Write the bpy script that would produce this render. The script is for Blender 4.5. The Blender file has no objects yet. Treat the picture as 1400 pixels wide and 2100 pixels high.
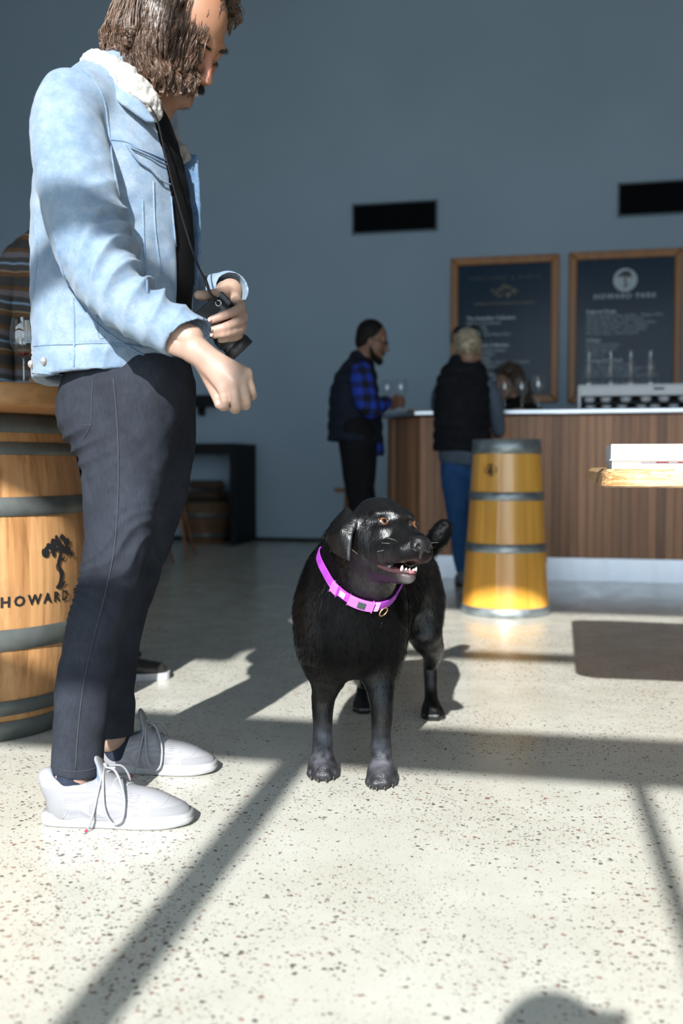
import bpy, math, random
import numpy as np
from mathutils import Vector, Matrix
random.seed(7)
SC = bpy.context.scene
COL = SC.collection
# ------------------------------------------------------------------ camera, sky, sun, exposure
FPX = 2042.0                     # focal length in pixels of the 1400 x 2100 frame
CAM_H = 0.77
YAW = math.radians(12.3)         # the room is turned 12.3 degrees against the viewing direction
PITCH = math.atan(95 / FPX)
cd = bpy.data.cameras.new('camera_view'); cam = bpy.data.objects.new('camera_view', cd); COL.objects.link(cam)
cd.sensor_fit = 'VERTICAL'; cd.sensor_height = 36.0; cd.sensor_width = 24.0
cd.lens = FPX * 36.0 / 2100.0
cd.clip_start = 0.02
cam.location = (0, 0, CAM_H); cam.rotation_euler = (math.pi / 2 - PITCH, 0, YAW)
cd.dof.use_dof = True; cd.dof.focus_distance = 2.35; cd.dof.aperture_fstop = 2.3
SC.camera = cam
w = bpy.data.worlds.new('sky'); SC.world = w; w.use_nodes = True
bg = w.node_tree.nodes['Background']; bg.inputs[0].default_value = (0.72, 0.87, 1.0, 1); bg.inputs[1].default_value = 3.8
SUN_AZ = math.radians(10.8); SUN_EL = math.radians(29.7)
sun_dir = Vector((math.sin(SUN_AZ) * math.cos(SUN_EL), math.cos(SUN_AZ) * math.cos(SUN_EL), -math.sin(SUN_EL)))
sun_dir = Matrix.Rotation(YAW, 3, 'Z') @ sun_dir
sl = bpy.data.lights.new('sun', 'SUN'); sl.energy = 11.0; sl.angle = math.radians(0.6); sl.color = (1.0, 0.99, 0.965)
so = bpy.data.objects.new('sun', sl); COL.objects.link(so); so.location = (0, -6, 9)
so.rotation_euler = sun_dir.to_track_quat('-Z', 'Y').to_euler()
SC.view_settings.view_transform = 'Standard'; SC.view_settings.look = 'None'
SC.view_settings.gamma = 1.0; SC.view_settings.exposure = 0.0; SC.view_settings.use_curve_mapping = False
SC.cycles.use_denoising = True
SC.cycles.sample_clamp_indirect = 6.0
SC.cycles.max_bounces = 5; SC.cycles.diffuse_bounces = 3; SC.cycles.glossy_bounces = 3; SC.cycles.transmission_bounces = 3; SC.cycles.transparent_max_bounces = 10
SC.cycles.adaptive_threshold = 0.04
SC.cycles.caustics_reflective = False; SC.cycles.caustics_refractive = False
WIN_Y = -1.6                     # plane of the glazed front behind the viewer
pl = bpy.data.lights.new('daylight_portal', 'AREA'); pl.shape = 'RECTANGLE'; pl.size = 8.6; pl.size_y = 3.95
pl.cycles.is_portal = True
po = bpy.data.objects.new('daylight_portal', pl); COL.objects.link(po)
po.location = (-0.5, WIN_Y - 0.12, 1.985); po.rotation_euler = (math.pi / 2, 0, math.pi)
po.rotation_euler = Vector((0, 1, 0)).to_track_quat('-Z', 'Z').to_euler()

# ------------------------------------------------------------------ coordinates
cY, sY = math.cos(YAW), math.sin(YAW)
def R(p):            # viewer-aligned ground frame (x right, y ahead, z up) -> room frame
    return (cY * p[0] - sY * p[1], sY * p[0] + cY * p[1], p[2])
def P(u, v, Y):      # measured point: picture position and true distance ahead -> viewer-aligned frame, metres
    x = (u - 700) / FPX; y = -(v - 1050) / FPX
    c, s = math.cos(PITCH), math.sin(PITCH)
    r = (x, c + y * s, -s + y * c); t = Y / r[1]
    return np.array((r[0] * t, Y, CAM_H + r[2] * t))
def Gd(u, v, z=0.0):  # measured point on the floor
    x = (u - 700) / FPX; y = -(v - 1050) / FPX
    c, s = math.cos(PITCH), math.sin(PITCH)
    r = (x, c + y * s, -s + y * c); t = (z - CAM_H) / r[2]
    return np.array((r[0] * t, r[1] * t, z))
A3 = lambda *a: np.array(a, float)

# ------------------------------------------------------------------ objects
def thing(name, label, cat, loc=(0, 0, 0), rotz=0.0, group=None):
    o = bpy.data.objects.new(name, None); COL.objects.link(o); o.empty_display_size = 0.1
    o.location = loc; o.rotation_euler = (0, 0, rotz)
    o['label'] = label; o['category'] = cat
    if group: o['group'] = group
    return o
def camthing(name, label, cat, base, group=None):   # a thing measured in the viewer-aligned frame
    return thing(name, label, cat, R(base), YAW, group)
def tag(o, label=None, cat=None, group=None, kind=None):
    if label: o['label'] = label
    if cat: o['category'] = cat
    if group: o['group'] = group
    if kind: o['kind'] = kind
    return o
def mesh(name, v, f, m=None, smooth=True):
    me = bpy.data.meshes.new(name)
    if isinstance(f, np.ndarray):
        n, k = f.shape
        me.vertices.add(len(v)); me.vertices.foreach_set('co', np.asarray(v, np.float32).ravel())
        me.loops.add(n * k); me.loops.foreach_set('vertex_index', f.astype(np.int32).ravel())
        me.polygons.add(n); me.polygons.foreach_set('loop_start', np.arange(0, n * k, k, dtype=np.int32))
        me.update(calc_edges=True)
    else:
        me.from_pydata([tuple(map(float, q)) for q in v], [], [tuple(map(int, q)) for q in f]); me.update()
    me.polygons.foreach_set('use_smooth', np.full(len(me.polygons), bool(smooth)))
    if m is not None: me.materials.append(m)
    return me
def obj(name, v, f, m=None, parent=None, smooth=True, label=None, kind=None, bevel=0, off=None, seg=2, solid=0):
    if off is not None: v = np.asarray(v, float) - np.asarray(off, float)
    o = bpy.data.objects.new(name, mesh(name, v, f, m, smooth)); COL.objects.link(o)
    if parent is not None: o.parent = parent
    if label: o['label'] = label
    if kind: o['kind'] = kind
    if solid:
        b = o.modifiers.new('solid', 'SOLIDIFY'); b.thickness = solid; b.offset = 0
    if bevel:
        b = o.modifiers.new('bevel', 'BEVEL'); b.width = bevel; b.segments = seg; b.limit_method = 'ANGLE'; b.angle_limit = math.radians(40)
        b.harden_normals = False
    return o
def share(name, me, parent, loc=(0, 0, 0), rot=(0, 0, 0), scale=None, label=None):
    o = bpy.data.objects.new(name, me); COL.objects.link(o); o.parent = parent; o.location = loc; o.rotation_euler = rot
    if scale: o.scale = scale
    if label: o['label'] = label
    return o
def copy_tree(o, parent=None):
    c = o.copy(); COL.objects.link(c); c.parent = parent
    for ch in list(o.children): copy_tree(ch, c)
    return c
class MB:
    def __init__(s): s.v = []; s.f = []
    def add(s, v, f):
        n = len(s.v); s.v += [tuple(map(float, q)) for q in v]; s.f += [tuple(int(i) + n for i in q) for q in f]; return s
    def box(s, x0, x1, y0, y1, z0, z1): return s.add(*boxv(x0, x1, y0, y1, z0, z1))
    def obj(s, name, m, parent=None, **k): return obj(name, s.v, s.f, m, parent, **k)
def boxv(x0, x1, y0, y1, z0, z1):
    v = [(x, y, z) for x in (x0, x1) for y in (y0, y1) for z in (z0, z1)]
    return v, [(0, 1, 3, 2), (4, 6, 7, 5), (0, 4, 5, 1), (2, 3, 7, 6), (0, 2, 6, 4), (1, 5, 7, 3)]
def lathe(prof, n=32, a0=0.0, a1=2 * math.pi, c=(0, 0, 0)):
    full = abs(a1 - a0 - 2 * math.pi) < 1e-6
    m = n if full else n + 1
    v = []; f = []
    for r, z in prof:
        for i in range(m):
            a = a0 + (a1 - a0) * i / n; v.append((c[0] + r * math.cos(a), c[1] + r * math.sin(a), c[2] + z))
    for k in range(len(prof) - 1):
        for i in range(n):
            j = (i + 1) % m
            f.append((k * m + i, k * m + j, (k + 1) * m + j, (k + 1) * m + i))
    return v, f
def tube(pts, rad, n=8, caps=True, flat=None, up=None):
    """sweep of a circle (or an ellipse: flat=(a,b)) along points"""
    p = np.asarray(pts, float); k = len(p)
    r = np.full(k, rad, float) if np.isscalar(rad) else np.asarray(rad, float)
    t = np.gradient(p, axis=0); t /= np.linalg.norm(t, axis=1)[:, None] + 1e-12
    u = np.array(up if up is not None else ((0, 0, 1) if abs(t[0][2]) < .9 else (1, 0, 0)), float)
    v = []; f = []
    fa, fb = flat if flat else (1, 1)
    for i in range(k):
        a = u - t[i] * (u @ t[i]); a /= np.linalg.norm(a) + 1e-12; b = np.cross(t[i], a); u = a if up is None else u
        for j in range(n):
            th = 2 * math.pi * j / n
            v.append(p[i] + r[i] * (fa * math.cos(th) * a + fb * math.sin(th) * b))
    for i in range(k - 1):
        for j in range(n):
            q = (j + 1) % n; f.append((i * n + j, i * n + q, (i + 1) * n + q, (i + 1) * n + j))
    if caps: f.append(tuple(range(n - 1, -1, -1))); f.append(tuple(range((k - 1) * n, k * n)))
    return v, f
def spline(pts, n=8):
    """Catmull-Rom through points (rows may carry extra columns such as a radius)"""
    p = np.asarray(pts, float); q = np.vstack([2 * p[0] - p[1], p, 2 * p[-1] - p[-2]]); out = []
    for i in range(1, len(q) - 2):
        for t in np.linspace(0, 1, n, endpoint=False):
            a, b, c, d = q[i - 1], q[i], q[i + 1], q[i + 2]
            out.append(.5 * (2 * b + (c - a) * t + (2 * a - 5 * b + 4 * c - d) * t * t + (3 * b - a - 3 * c + d) * t ** 3))
    out.append(p[-1]); return np.array(out)
def text_geo(body, size=1.0, align='LEFT', spacing=1.0, line=1.0, bold=0.0):
    cu = bpy.data.curves.new('t', 'FONT'); cu.body = body; cu.size = size; cu.align_x = align
    cu.space_character = spacing; cu.space_line = line; cu.offset = bold; cu.resolution_u = 2
    o = bpy.data.objects.new('t', cu); COL.objects.link(o); bpy.context.view_layer.update()
    me = bpy.data.meshes.new_from_object(o.evaluated_get(bpy.context.evaluated_depsgraph_get()))
    v = [tuple(q.co) for q in me.vertices]; f = [tuple(q.vertices) for q in me.polygons]
    bpy.data.objects.remove(o); bpy.data.meshes.remove(me); bpy.data.curves.remove(cu)
    return v, f

# ------------------------------------------------------------------ materials
class NT:
    def __init__(s, name):
        s.m = bpy.data.materials.new(name); s.m.use_nodes = True; s.t = s.m.node_tree
        s.b = s.t.nodes['Principled BSDF']; s.out = s.t.nodes['Material Output']
    def n(s, typ, **k):
        q = s.t.nodes.new(typ)
        for a, b in k.items(): setattr(q, a, b)
        return q
    def l(s, a, b): s.t.links.new(a, b); return s
    def val(s, sock, x):
        if hasattr(x, 'is_output'): s.l(x, sock)
        else: sock.default_value = x
    def coord(s, scale=(1, 1, 1), kind='Object', rnd=False):
        tc = s.n('ShaderNodeTexCoord'); src = tc.outputs[kind]
        if rnd:
            oi = s.n('ShaderNodeObjectInfo'); mu = s.n('ShaderNodeMath', operation='MULTIPLY'); s.l(oi.outputs['Random'], mu.inputs[0]); mu.inputs[1].default_value = 53.7
            ad = s.n('ShaderNodeVectorMath', operation='ADD'); s.l(src, ad.inputs[0]); s.l(mu.outputs[0], ad.inputs[1]); src = ad.outputs[0]
        mp = s.n('ShaderNodeMapping'); s.l(src, mp.inputs[0]); mp.inputs['Scale'].default_value = scale
        return mp.outputs[0]
    def noise(s, vec, scale=5, detail=3, rough=.55, dist=0):
        q = s.n('ShaderNodeTexNoise'); s.l(vec, q.inputs['Vector']); q.inputs['Scale'].default_value = scale
        q.inputs['Detail'].default_value = detail; q.inputs['Roughness'].default_value = rough; q.inputs['Distortion'].default_value = dist
        return q.outputs['Fac']
    def voro(s, vec, scale=5, feature='F1', rnd=1.0):
        q = s.n('ShaderNodeTexVoronoi', feature=feature); s.l(vec, q.inputs['Vector']); q.inputs['Scale'].default_value = scale
        q.inputs['Randomness'].default_value = rnd
        return q
    def ramp(s, fac, stops):
        q = s.n('ShaderNodeValToRGB'); s.l(fac, q.inputs[0]); e = q.color_ramp.elements
        while len(e) < len(stops): e.new(.5)
        for i, (p, c) in enumerate(stops):
            e[i].position = p; e[i].color = (c[0], c[1], c[2], 1) if not np.isscalar(c) else (c, c, c, 1)
        return q.outputs[0]
    def mix(s, fac, a, b, mode='MIX'):
        q = s.n('ShaderNodeMix', data_type='RGBA', blend_type=mode)
        s.val(q.inputs['Factor'], fac)
        for sock, x in ((q.inputs['A'], a), (q.inputs['B'], b)):
            s.val(sock, (*x, 1) if isinstance(x, tuple) and len(x) == 3 else x)
        return q.outputs['Result']
    def math(s, op, a, b=None, c=None):
        q = s.n('ShaderNodeMath', operation=op)
        for i, x in enumerate((a, b, c)):
            if x is not None: s.val(q.inputs[i], x)
        return q.outputs[0]
    def rand(s): return s.n('ShaderNodeObjectInfo').outputs['Random']
    def attr(s, name): return s.n('ShaderNodeAttribute', attribute_name=name).outputs['Color']
    def col(s, c): s.val(s.b.inputs['Base Color'], (*c, 1) if isinstance(c, tuple) and len(c) == 3 else c); return s
    def rough(s, r): s.val(s.b.inputs['Roughness'], r); return s
    def set(s, **k):
        for a, b in k.items():
            nm = {'metal': 'Metallic', 'spec': 'Specular IOR Level', 'trans': 'Transmission Weight', 'ior': 'IOR', 'coat': 'Coat Weight', 'coatr': 'Coat Roughness', 'sheen': 'Sheen Weight', 'sheenr': 'Sheen Roughness', 'sss': 'Subsurface Weight', 'ssss': 'Subsurface Scale', 'aniso': 'Anisotropic', 'alpha': 'Alpha'}[a]
            s.val(s.b.inputs[nm], b)
        return s
    def bump(s, h, strength=.3, dist=.01, prev=None):
        q = s.n('ShaderNodeBump'); s.l(h, q.inputs['Height']); q.inputs['Strength'].default_value = strength; q.inputs['Distance'].default_value = dist
        if prev is not None: s.l(prev, q.inputs['Normal'])
        s.l(q.outputs[0], s.b.inputs['Normal']); s.lastn = q.outputs[0]; return s
def plain(name, c, r=.5, metal=0., spec=.5, var=.12, scale=30, bump=0.0):
    t = NT(name); n = t.noise(t.coord(), scale, 3)
    t.col(t.ramp(n, [(.3, tuple(x * (1 - var) for x in c)), (.7, tuple(min(1, x * (1 + var)) for x in c))])).rough(r).set(metal=metal, spec=spec)
    if bump: t.bump(n, bump, .004)
    return t.m
def wood(name, c0, c1, axis='z', r=.45, var=.25, fine=60., bump=.15, c2=None, coat=0.):
    t = NT(name)
    sc = {'z': (1, 1, .05), 'x': (.05, 1, 1), 'y': (1, .05, 1)}[axis]
    co = t.coord(sc, rnd=True)
    n1 = t.noise(co, fine, 4, .6, .6); n2 = t.noise(co, fine * .18, 3, .5, 1.2)
    g = t.math('ADD', t.math('MULTIPLY', n1, .45), t.math('MULTIPLY', n2, .55))
    c = t.ramp(g, [(.3, c0), (.62, c1)] if c2 is None else [(.28, c0), (.5, c1), (.68, c2)])
    rv = t.ramp(t.rand(), [(0, 1 - var), (1, 1.0)])
    t.col(t.mix(1.0, c, rv, 'MULTIPLY')).rough(r).set(coat=coat, coatr=.25).bump(n1, bump, .002)
    return t.m
def thin_glass(name, tint=(1, 1, 1), k=1.0):
    t = NT(name); tr = t.n('ShaderNodeBsdfTransparent'); tr.inputs[0].default_value = (*tint, 1)
    gl = t.n('ShaderNodeBsdfGlossy'); gl.inputs['Roughness'].default_value = .03
    lw = t.n('ShaderNodeLayerWeight'); lw.inputs[0].default_value = .5
    fr = t.math('MULTIPLY_ADD', t.math('POWER', lw.outputs['Facing'], 3.0), .55, .09)
    mx = t.n('ShaderNodeMixShader'); t.l(t.math('MULTIPLY', fr, k), mx.inputs[0]); t.l(tr.outputs[0], mx.inputs[1]); t.l(gl.outputs[0], mx.inputs[2])
    t.l(mx.outputs[0], t.out.inputs[0]); return t.m

def floor_mat():
    t = NT('polished_terrazzo_concrete'); co = t.coord()
    big = t.noise(co, 1.3, 2, .6); mid = t.noise(co, 7, 3, .6); fine = t.noise(co, 260, 1, .7)
    base = t.ramp(t.math('ADD', t.math('MULTIPLY', big, .5), t.math('MULTIPLY', mid, .5)), [(.32, (.505, .488, .420)), (.68, (.610, .602, .540))])
    base = t.mix(t.ramp(fine, [(.35, .22), (.65, 0)]), base, (.33, .32, .27))
    def chips(scale, dens_lo, dens_hi, size, stretch, dscale):
        d = t.n('ShaderNodeVectorMath', operation='ADD'); t.l(t.coord(stretch), d.inputs[0])
        nz = t.n('ShaderNodeTexNoise'); t.l(co, nz.inputs['Vector']); nz.inputs['Scale'].default_value = scale * 1.1; nz.inputs['Detail'].default_value = 0
        sc = t.n('ShaderNodeVectorMath', operation='SCALE'); t.l(nz.outputs['Color'], sc.inputs[0]); sc.inputs['Scale'].default_value = .9 / scale
        t.l(sc.outputs[0], d.inputs[1])
        v = t.voro(d.outputs[0], scale); sep = t.n('ShaderNodeSeparateColor'); t.l(v.outputs['Color'], sep.inputs[0])
        dn = t.ramp(t.noise(co, dscale, 1, .6), [(.38, dens_lo), (.66, dens_hi)])
        keep = t.math('LESS_THAN', sep.outputs[0], dn)
        sz = t.math('MULTIPLY', t.math('ADD', sep.outputs[1], .35), size)
        ins = t.math('LESS_THAN', v.outputs['Distance'], sz)
        return t.math('MULTIPLY', keep, ins), sep.outputs[2]
    m1, r1 = chips(100, .015, .36, .40, (1, 1.25, 1), 1.7)
    m2, r2 = chips(175, .05, .32, .38, (1.2, 1, 1), 2.3)
    m3, r3 = chips(330, .06, .24, .40, (1, 1.1, 1), 3.1)
    cc = lambda r: t.ramp(r, [(0, (.030, .028, .026)), (.45, (.075, .06, .05)), (.6, (.26, .12, .085)), (1, (.22, .17, .13))])
    base = t.mix(t.math('MULTIPLY', m3, .6), base, cc(r3))
    c = t.mix(t.math('MULTIPLY', m2, .8), base, cc(r2)); c = t.mix(t.math('MULTIPLY', m1, .9), c, cc(r1))
    t.col(c).rough(t.ramp(mid, [(.3, .16), (.7, .27)])).set(spec=.5)
    t.bump(t.math('SUBTRACT', fine, m1), .05, .002)
    return t.m
def wall_mat(name, c, v=.05):
    t = NT(name); co = t.coord()
    n = t.noise(co, .8, 2, .5); f = t.noise(co, 240, 1, .6)
    t.col(t.ramp(n, [(.3, tuple(x * (1 - v) for x in c)), (.7, tuple(x * (1 + v) for x in c))])).rough(.62).set(spec=.35).bump(f, .12, .003)
    return t.m
MAT = {}
MAT['floor'] = floor_mat()
MAT['wall'] = wall_mat('blue_grey_wall_paint', (.345, .455, .555))
MAT['wall2'] = wall_mat('pale_grey_wall_paint', (.36, .37, .38))
MAT['ceil'] = wall_mat('ceiling_paint', (.42, .42, .42))
MAT['frame_metal'] = plain('dark_window_metal', (.05, .055, .06), .4, .6)
MAT['pane'] = thin_glass('window_pane_glass', (.97, .98, .98), .5)
MAT['black'] = plain('matte_black', (.006, .007, .008), .6, spec=.2)
MAT['vent'] = plain('vent_black', (.003, .004, .005), .8, spec=.1)
MAT['vent_trim'] = plain('vent_trim', (.10, .14, .17), .5)

# ------------------------------------------------------------------ the room
X0, X1, Y1, HC = -6.6, 5.6, 9.81, 6.0
def struct(name, v, f, m, **k): return tag(obj(name, v, f, m, smooth=False, **k), kind='structure')
struct('floor', *boxv(X0 - .2, X1 + .2, WIN_Y - 6.0, Y1 + .2, -.2, 0), MAT['floor'])
struct('wall_back', *boxv(X0 - .2, X1 + .2, Y1, Y1 + .2, 0, HC), MAT['wall'])
struct('wall_left', *boxv(X0 - .2, X0, WIN_Y - .2, Y1, 0, HC), MAT['wall'])
struct('wall_right', *boxv(X1, X1 + .2, WIN_Y - .2, Y1, 0, HC), MAT['wall2'])
struct('ceiling', *boxv(X0 - .2, X1 + .2, WIN_Y - .2, Y1 + .2, HC, HC + .2), MAT['ceil'])
WX0, WX1, WH = -4.8, 3.8, 4.05
wf = MB(); wf.box(X0, WX0, WIN_Y - .2, WIN_Y, 0, HC).box(WX1, X1, WIN_Y - .2, WIN_Y, 0, HC).box(WX0, WX1, WIN_Y - .2, WIN_Y, WH, HC)
tag(wf.obj('wall_front', MAT['wall2'], smooth=False), kind='structure')
struct('baseboard_back', *boxv(X0, X1, Y1 - .012, Y1, 0.0, .035), MAT['black'])
# glazing: thick transom, thin transom, posts
win = struct('window_1', *boxv(WX0, WX1, WIN_Y - .04, WIN_Y + .0, 2.335, 2.565), MAT['frame_metal'])
def bar(name, x0, x1, z0, z1, d=.04):
    return obj(name, *boxv(x0, x1, WIN_Y - d, WIN_Y, z0, z1), MAT['frame_metal'], win, smooth=False)
def pane(a, b, z0, z1): obj('pane', [(a + .01, WIN_Y - .02, z0), (b - .01, WIN_Y - .02, z0), (b - .01, WIN_Y - .02, z1), (a + .01, WIN_Y - .02, z1)], [(0, 1, 2, 3)], MAT['pane'], win, smooth=False)
bar('transom', WX0, WX1, 3.185, 3.275)
xs_low = [(-.60, -.515), (.282, .322), (-2.36, -2.275), (-1.50, -1.46), (1.16, 1.20), (2.04, 2.125), (2.9, 2.94), (-3.25, -3.21), (-4.12, -4.035)]
for a, b in xs_low: bar('mullion', a, b, 0, 2.335)
xs_up = [(-.532, -.488), (-2.35, -2.305), (-4.11, -4.065), (2.05, 2.095), (1.16, 1.20)]
for a, b in xs_up: bar('mullion', a, b, 2.565, WH)
obj('shade_panel', *boxv(WX0, -1.12, WIN_Y - .03, WIN_Y - .005, 3.04, WH), MAT['frame_metal'], win, smooth=False)  # unseen opaque panel, added to keep the sun off the barrel table top
cuts = sorted([WX0] + [(a + b) / 2 for a, b in xs_low] + [WX1])
for a, b in zip(cuts[:-1], cuts[1:]): pane(a, b, .02, 2.34)
cuts = sorted([WX0] + [(a + b) / 2 for a, b in xs_up] + [WX1])
for a, b in zip(cuts[:-1], cuts[1:]):
    for z0, z1 in ((2.56, 3.19), (3.27, WH)): pane(a, b, z0, z1)
# ------------------------------------------------------------------ wall grilles
def grille(x0, x1, z0, z1, label):
    y = Y1; t = thing('ventilation_grille', label, 'vent', ((x0 + x1) / 2, y, z0), 0, 'black wall grilles')
    hx = (x1 - x0) / 2; h = z1 - z0
    obj('backing', *boxv(-hx, hx, -.012, 0, 0, h), MAT['vent'], t, smooth=False)
    m = MB(); b = .018
    m.box(-hx - b, hx + b, -.03, 0, -b, 0).box(-hx - b, hx + b, -.03, 0, h, h + b).box(-hx - b, -hx, -.03, 0, 0, h).box(hx, hx + b, -.03, 0, 0, h)
    m.obj('rim', MAT['vent_trim'], t, smooth=False)
    obj('divider', *boxv(-.012, .012, -.026, -.012, 0, h), MAT['vent'], t, smooth=False)
    m = MB()
    for i in range(11): z = (i + .5) * h / 11; m.box(-hx, hx, -.022, -.014, z - .004, z + .004)
    m.obj('louvres', MAT['vent'], t, smooth=False, kind='stuff')
grille(-2.01, -1.195, 3.075, 3.34, 'black rectangular wall grille above and left of the menu boards')
grille(.53, 1.36, 3.115, 3.395, 'black rectangular wall grille high above the round tree logo menu board')

# ------------------------------------------------------------------ tree emblem (flat printed motif, 2D polygons around its centre)
def emblem(sc=1.0):
    rnd = random.Random(4); polys = []
    for i in range(64):
        a = rnd.uniform(0, math.pi); q = math.sqrt(rnd.uniform(.05, 1))
        x = math.cos(a) * q * .50; y = .16 + math.sin(a) * q * .40 - .06 * (abs(x) > .35)
        rx = rnd.uniform(.035, .06); ry = rx * rnd.uniform(1.0, 1.6)
        polys.append([(x + rx * math.cos(k * math.pi / 4), y + ry * math.sin(k * math.pi / 4)) for k in range(8)])
    def ribbon(pts):
        s = spline(pts, 6)
        d = np.gradient(s[:, :2], axis=0); d /= np.linalg.norm(d, axis=1)[:, None]; nn = np.c_[-d[:, 1], d[:, 0]]
        L = s[:, :2] + nn * s[:, 2:3]; Q = s[:, :2] - nn * s[:, 2:3]
        for i in range(len(s) - 1): polys.append([tuple(L[i]), tuple(Q[i]), tuple(Q[i + 1]), tuple(L[i + 1])])
    ribbon([(.02, .42, .02), (.04, .16, .045), (-.02, -.02, .055), (-.03, -.14, .045), (.06, -.30, .07), (.03, -.46, .055), (-.02, -.58, .07)])
    ribbon([(-.02, -.02, .03), (-.10, -.12, .018), (-.08, -.22, .012)]); ribbon([(.02, .05, .03), (.14, .02, .025), (.2, .12, .012)])
    ribbon([(-.12, -.60, .03), (.02, -.58, .06), (.2, -.5, .012)])
    v = []; f = []
    for p in polys:
        n = len(v); v += [(x * sc, y * sc) for x, y in p]; f.append(tuple(range(n, n + len(p))))
    return v, f

# ------------------------------------------------------------------ menu boards
MAT['frame_wood'] = wood('golden_frame_wood', (.30, .115, .03), (.46, .20, .06), 'z', .38, .12)
def board_panel():
    t = NT('glossy_navy_menu_panel'); n = t.noise(t.coord(), 1.5, 2)
    t.col(t.ramp(n, [(.3, (.007, .026, .052)), (.7, (.012, .040, .075))])).rough(.22).set(spec=.22); return t.m
MAT['board'] = board_panel()
MAT['chalk'] = plain('printed_white', (.62, .68, .74), .6)
MAT['gold'] = plain('printed_gold', (.42, .34, .18), .5)
MAT['greytxt'] = plain('printed_dark_grey', (.05, .06, .07), .5)
MAT['disc'] = plain('printed_pale_disc', (.55, .63, .68), .6)
def menu_board(x0, x1, z0, z1, label):
    t = thing('menu_board', label, 'menu board', ((x0 + x1) / 2, Y1, z0), 0, 'framed menu boards on the back wall')
    hx = (x1 - x0) / 2; h = z1 - z0; b = .075
    obj('panel', *boxv(-hx + .04, hx - .04, -.03, -.001, .04, h - .04), MAT['board'], t, smooth=False)
    def rail(pts):                              # mitred bar: outer edge and inner edge, rounded top
        o = obj('frame_bar', pts, [(0, 1, 2, 3), (7, 6, 5, 4), (0, 4, 5, 1), (1, 5, 6, 2), (2, 6, 7, 3), (3, 7, 4, 0)], MAT['frame_wood'], t, smooth=False, bevel=.012, seg=3); return o
    def q(a, bq, c, d): return [(x, y, z) for y in (-.055, -.001) for x, z in (a, bq, c, d)]
    rail(q((-hx, 0), (hx, 0), (hx - b, b), (-hx + b, b))); rail(q((-hx + b, h - b), (hx - b, h - b), (hx, h), (-hx, h)))
    rail(q((-hx, 0), (-hx + b, b), (-hx + b, h - b), (-hx, h))); rail(q((hx - b, b), (hx, 0), (hx, h), (hx - b, h - b)))
    return t, hx, h
def put_text(t, name, body, size, x, z, m, align='LEFT', **k):
    v, f = text_geo(body, size, align, **k)
    return obj(name, [(a + x, -.0315, b + z) for a, b, c in v], f, m, t, smooth=False)
def put_words(t, words, size, z, m, gap, **k):
    geo = [text_geo(w_, size, 'LEFT', **k) for w_ in words]; wd = [max(q[0] for q in g_[0]) for g_ in geo]; x = -(sum(wd) + gap * (len(wd) - 1)) / 2
    for (v, f), a in zip(geo, wd):
        obj('lettering', [(p[0] + x, -.0315, p[1] + z) for p in v], f, m, t, smooth=False); x += a + gap
t, hx, h = menu_board(-1.045, -.015, 1.375, 2.78, 'left wood-framed menu board with a small gold crest, behind the woman with sunglasses')
put_words(t, ['MARCHAND', '&', 'BURCH'], .062, h - .225, MAT['greytxt'], .03, spacing=1.1)
cr = MB()
def disc(m, x, z, rx, rz, y=-.0315, n=14): m.add([(x + rx * math.cos(k * 2 * math.pi / n), y, z + rz * math.sin(k * 2 * math.pi / n)) for k in range(n)], [tuple(range(n))])
rr = random.Random(3)
for i in range(46):
    a = rr.uniform(-1, 1); top = .055 * (1 - abs(a)) ** .6 + .008
    disc(cr, a * .125, h - .335 + rr.uniform(-top, top), .008, .007, n=6)
cr.obj('crest', MAT['gold'], t, smooth=False)
put_text(t, 'lettering', 'THE FINEST OF AUSTRALIAN BURGUNDY AND CHAMPAGNE', .021, 0, h - .455, MAT['gold'], 'CENTER')
XL = -hx + .155
put_text(t, 'lettering', 'The Australian Collection', .045, XL, h - .60, MAT['chalk'], bold=.0012)
put_text(t, 'lettering', 'Villages Chardonnay\nChardonnay\nVillages Rose\nMount Barrow Pinot Noir', .040, XL, h - .645, MAT['chalk'], line=.92)
put_text(t, 'lettering', 'The French Collection', .045, XL, h - .86, MAT['chalk'], bold=.0012)
put_text(t, 'lettering', 'Cremant de Bourgogne\nBourgogne Blanc\nMacon Villages\nChablis Premier Cru Cote de Lechet\nMeursault Charmes\nMonthelie\nGevrey Chambertin 1er Cru\nChambolle Musigny 1er Cru', .040, XL, h - .905, MAT['chalk'], line=.98)
t, hx, h = menu_board(.075, 1.105, 1.365, 2.785, 'right wood-framed menu board with a round white tree logo')
d = MB(); disc(d, 0, h - .275, .108, .108, -.0312, 40); o = d.obj('logo_disc', MAT['disc'], t, smooth=False)
ev, ef = emblem(.13); obj('tree_logo', [(x, -.0325, z + h - .262) for x, z in ev], ef, MAT['greytxt'], o, smooth=False)
put_words(t, ['HOWARD', 'PARK'], .066, h - .445, MAT['chalk'], .04, spacing=1.25, bold=.0008)
XL = -hx + .165
put_text(t, 'lettering', 'Regional Range', .044, XL, h - .575, MAT['chalk'], bold=.0012)
put_text(t, 'lettering', 'Miamup Sauvignon Blanc Semillon - Margaret River\nMiamup Chardonnay - Margaret River\nMiamup Cabernet Sauvignon - Margaret River\nFlint Rock Chardonnay - Great Southern\nFlint Rock Pinot Noir - Great Southern\nFlint Rock Shiraz - Great Southern', .034, XL, h - .613, MAT['chalk'], line=.98)
put_text(t, 'lettering', 'Whites', .044, XL, h - .845, MAT['chalk'], bold=.0012)
put_text(t, 'lettering', 'Mount Barker Riesling\nPorongurup Riesling\nSauvignon Blanc\nChardonnay', .034, XL, h - .883, MAT['chalk'], line=.98)
put_text(t, 'lettering', 'Distinguished Reds', .044, XL, h - 1.035, MAT['chalk'], bold=.0012)
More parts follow.
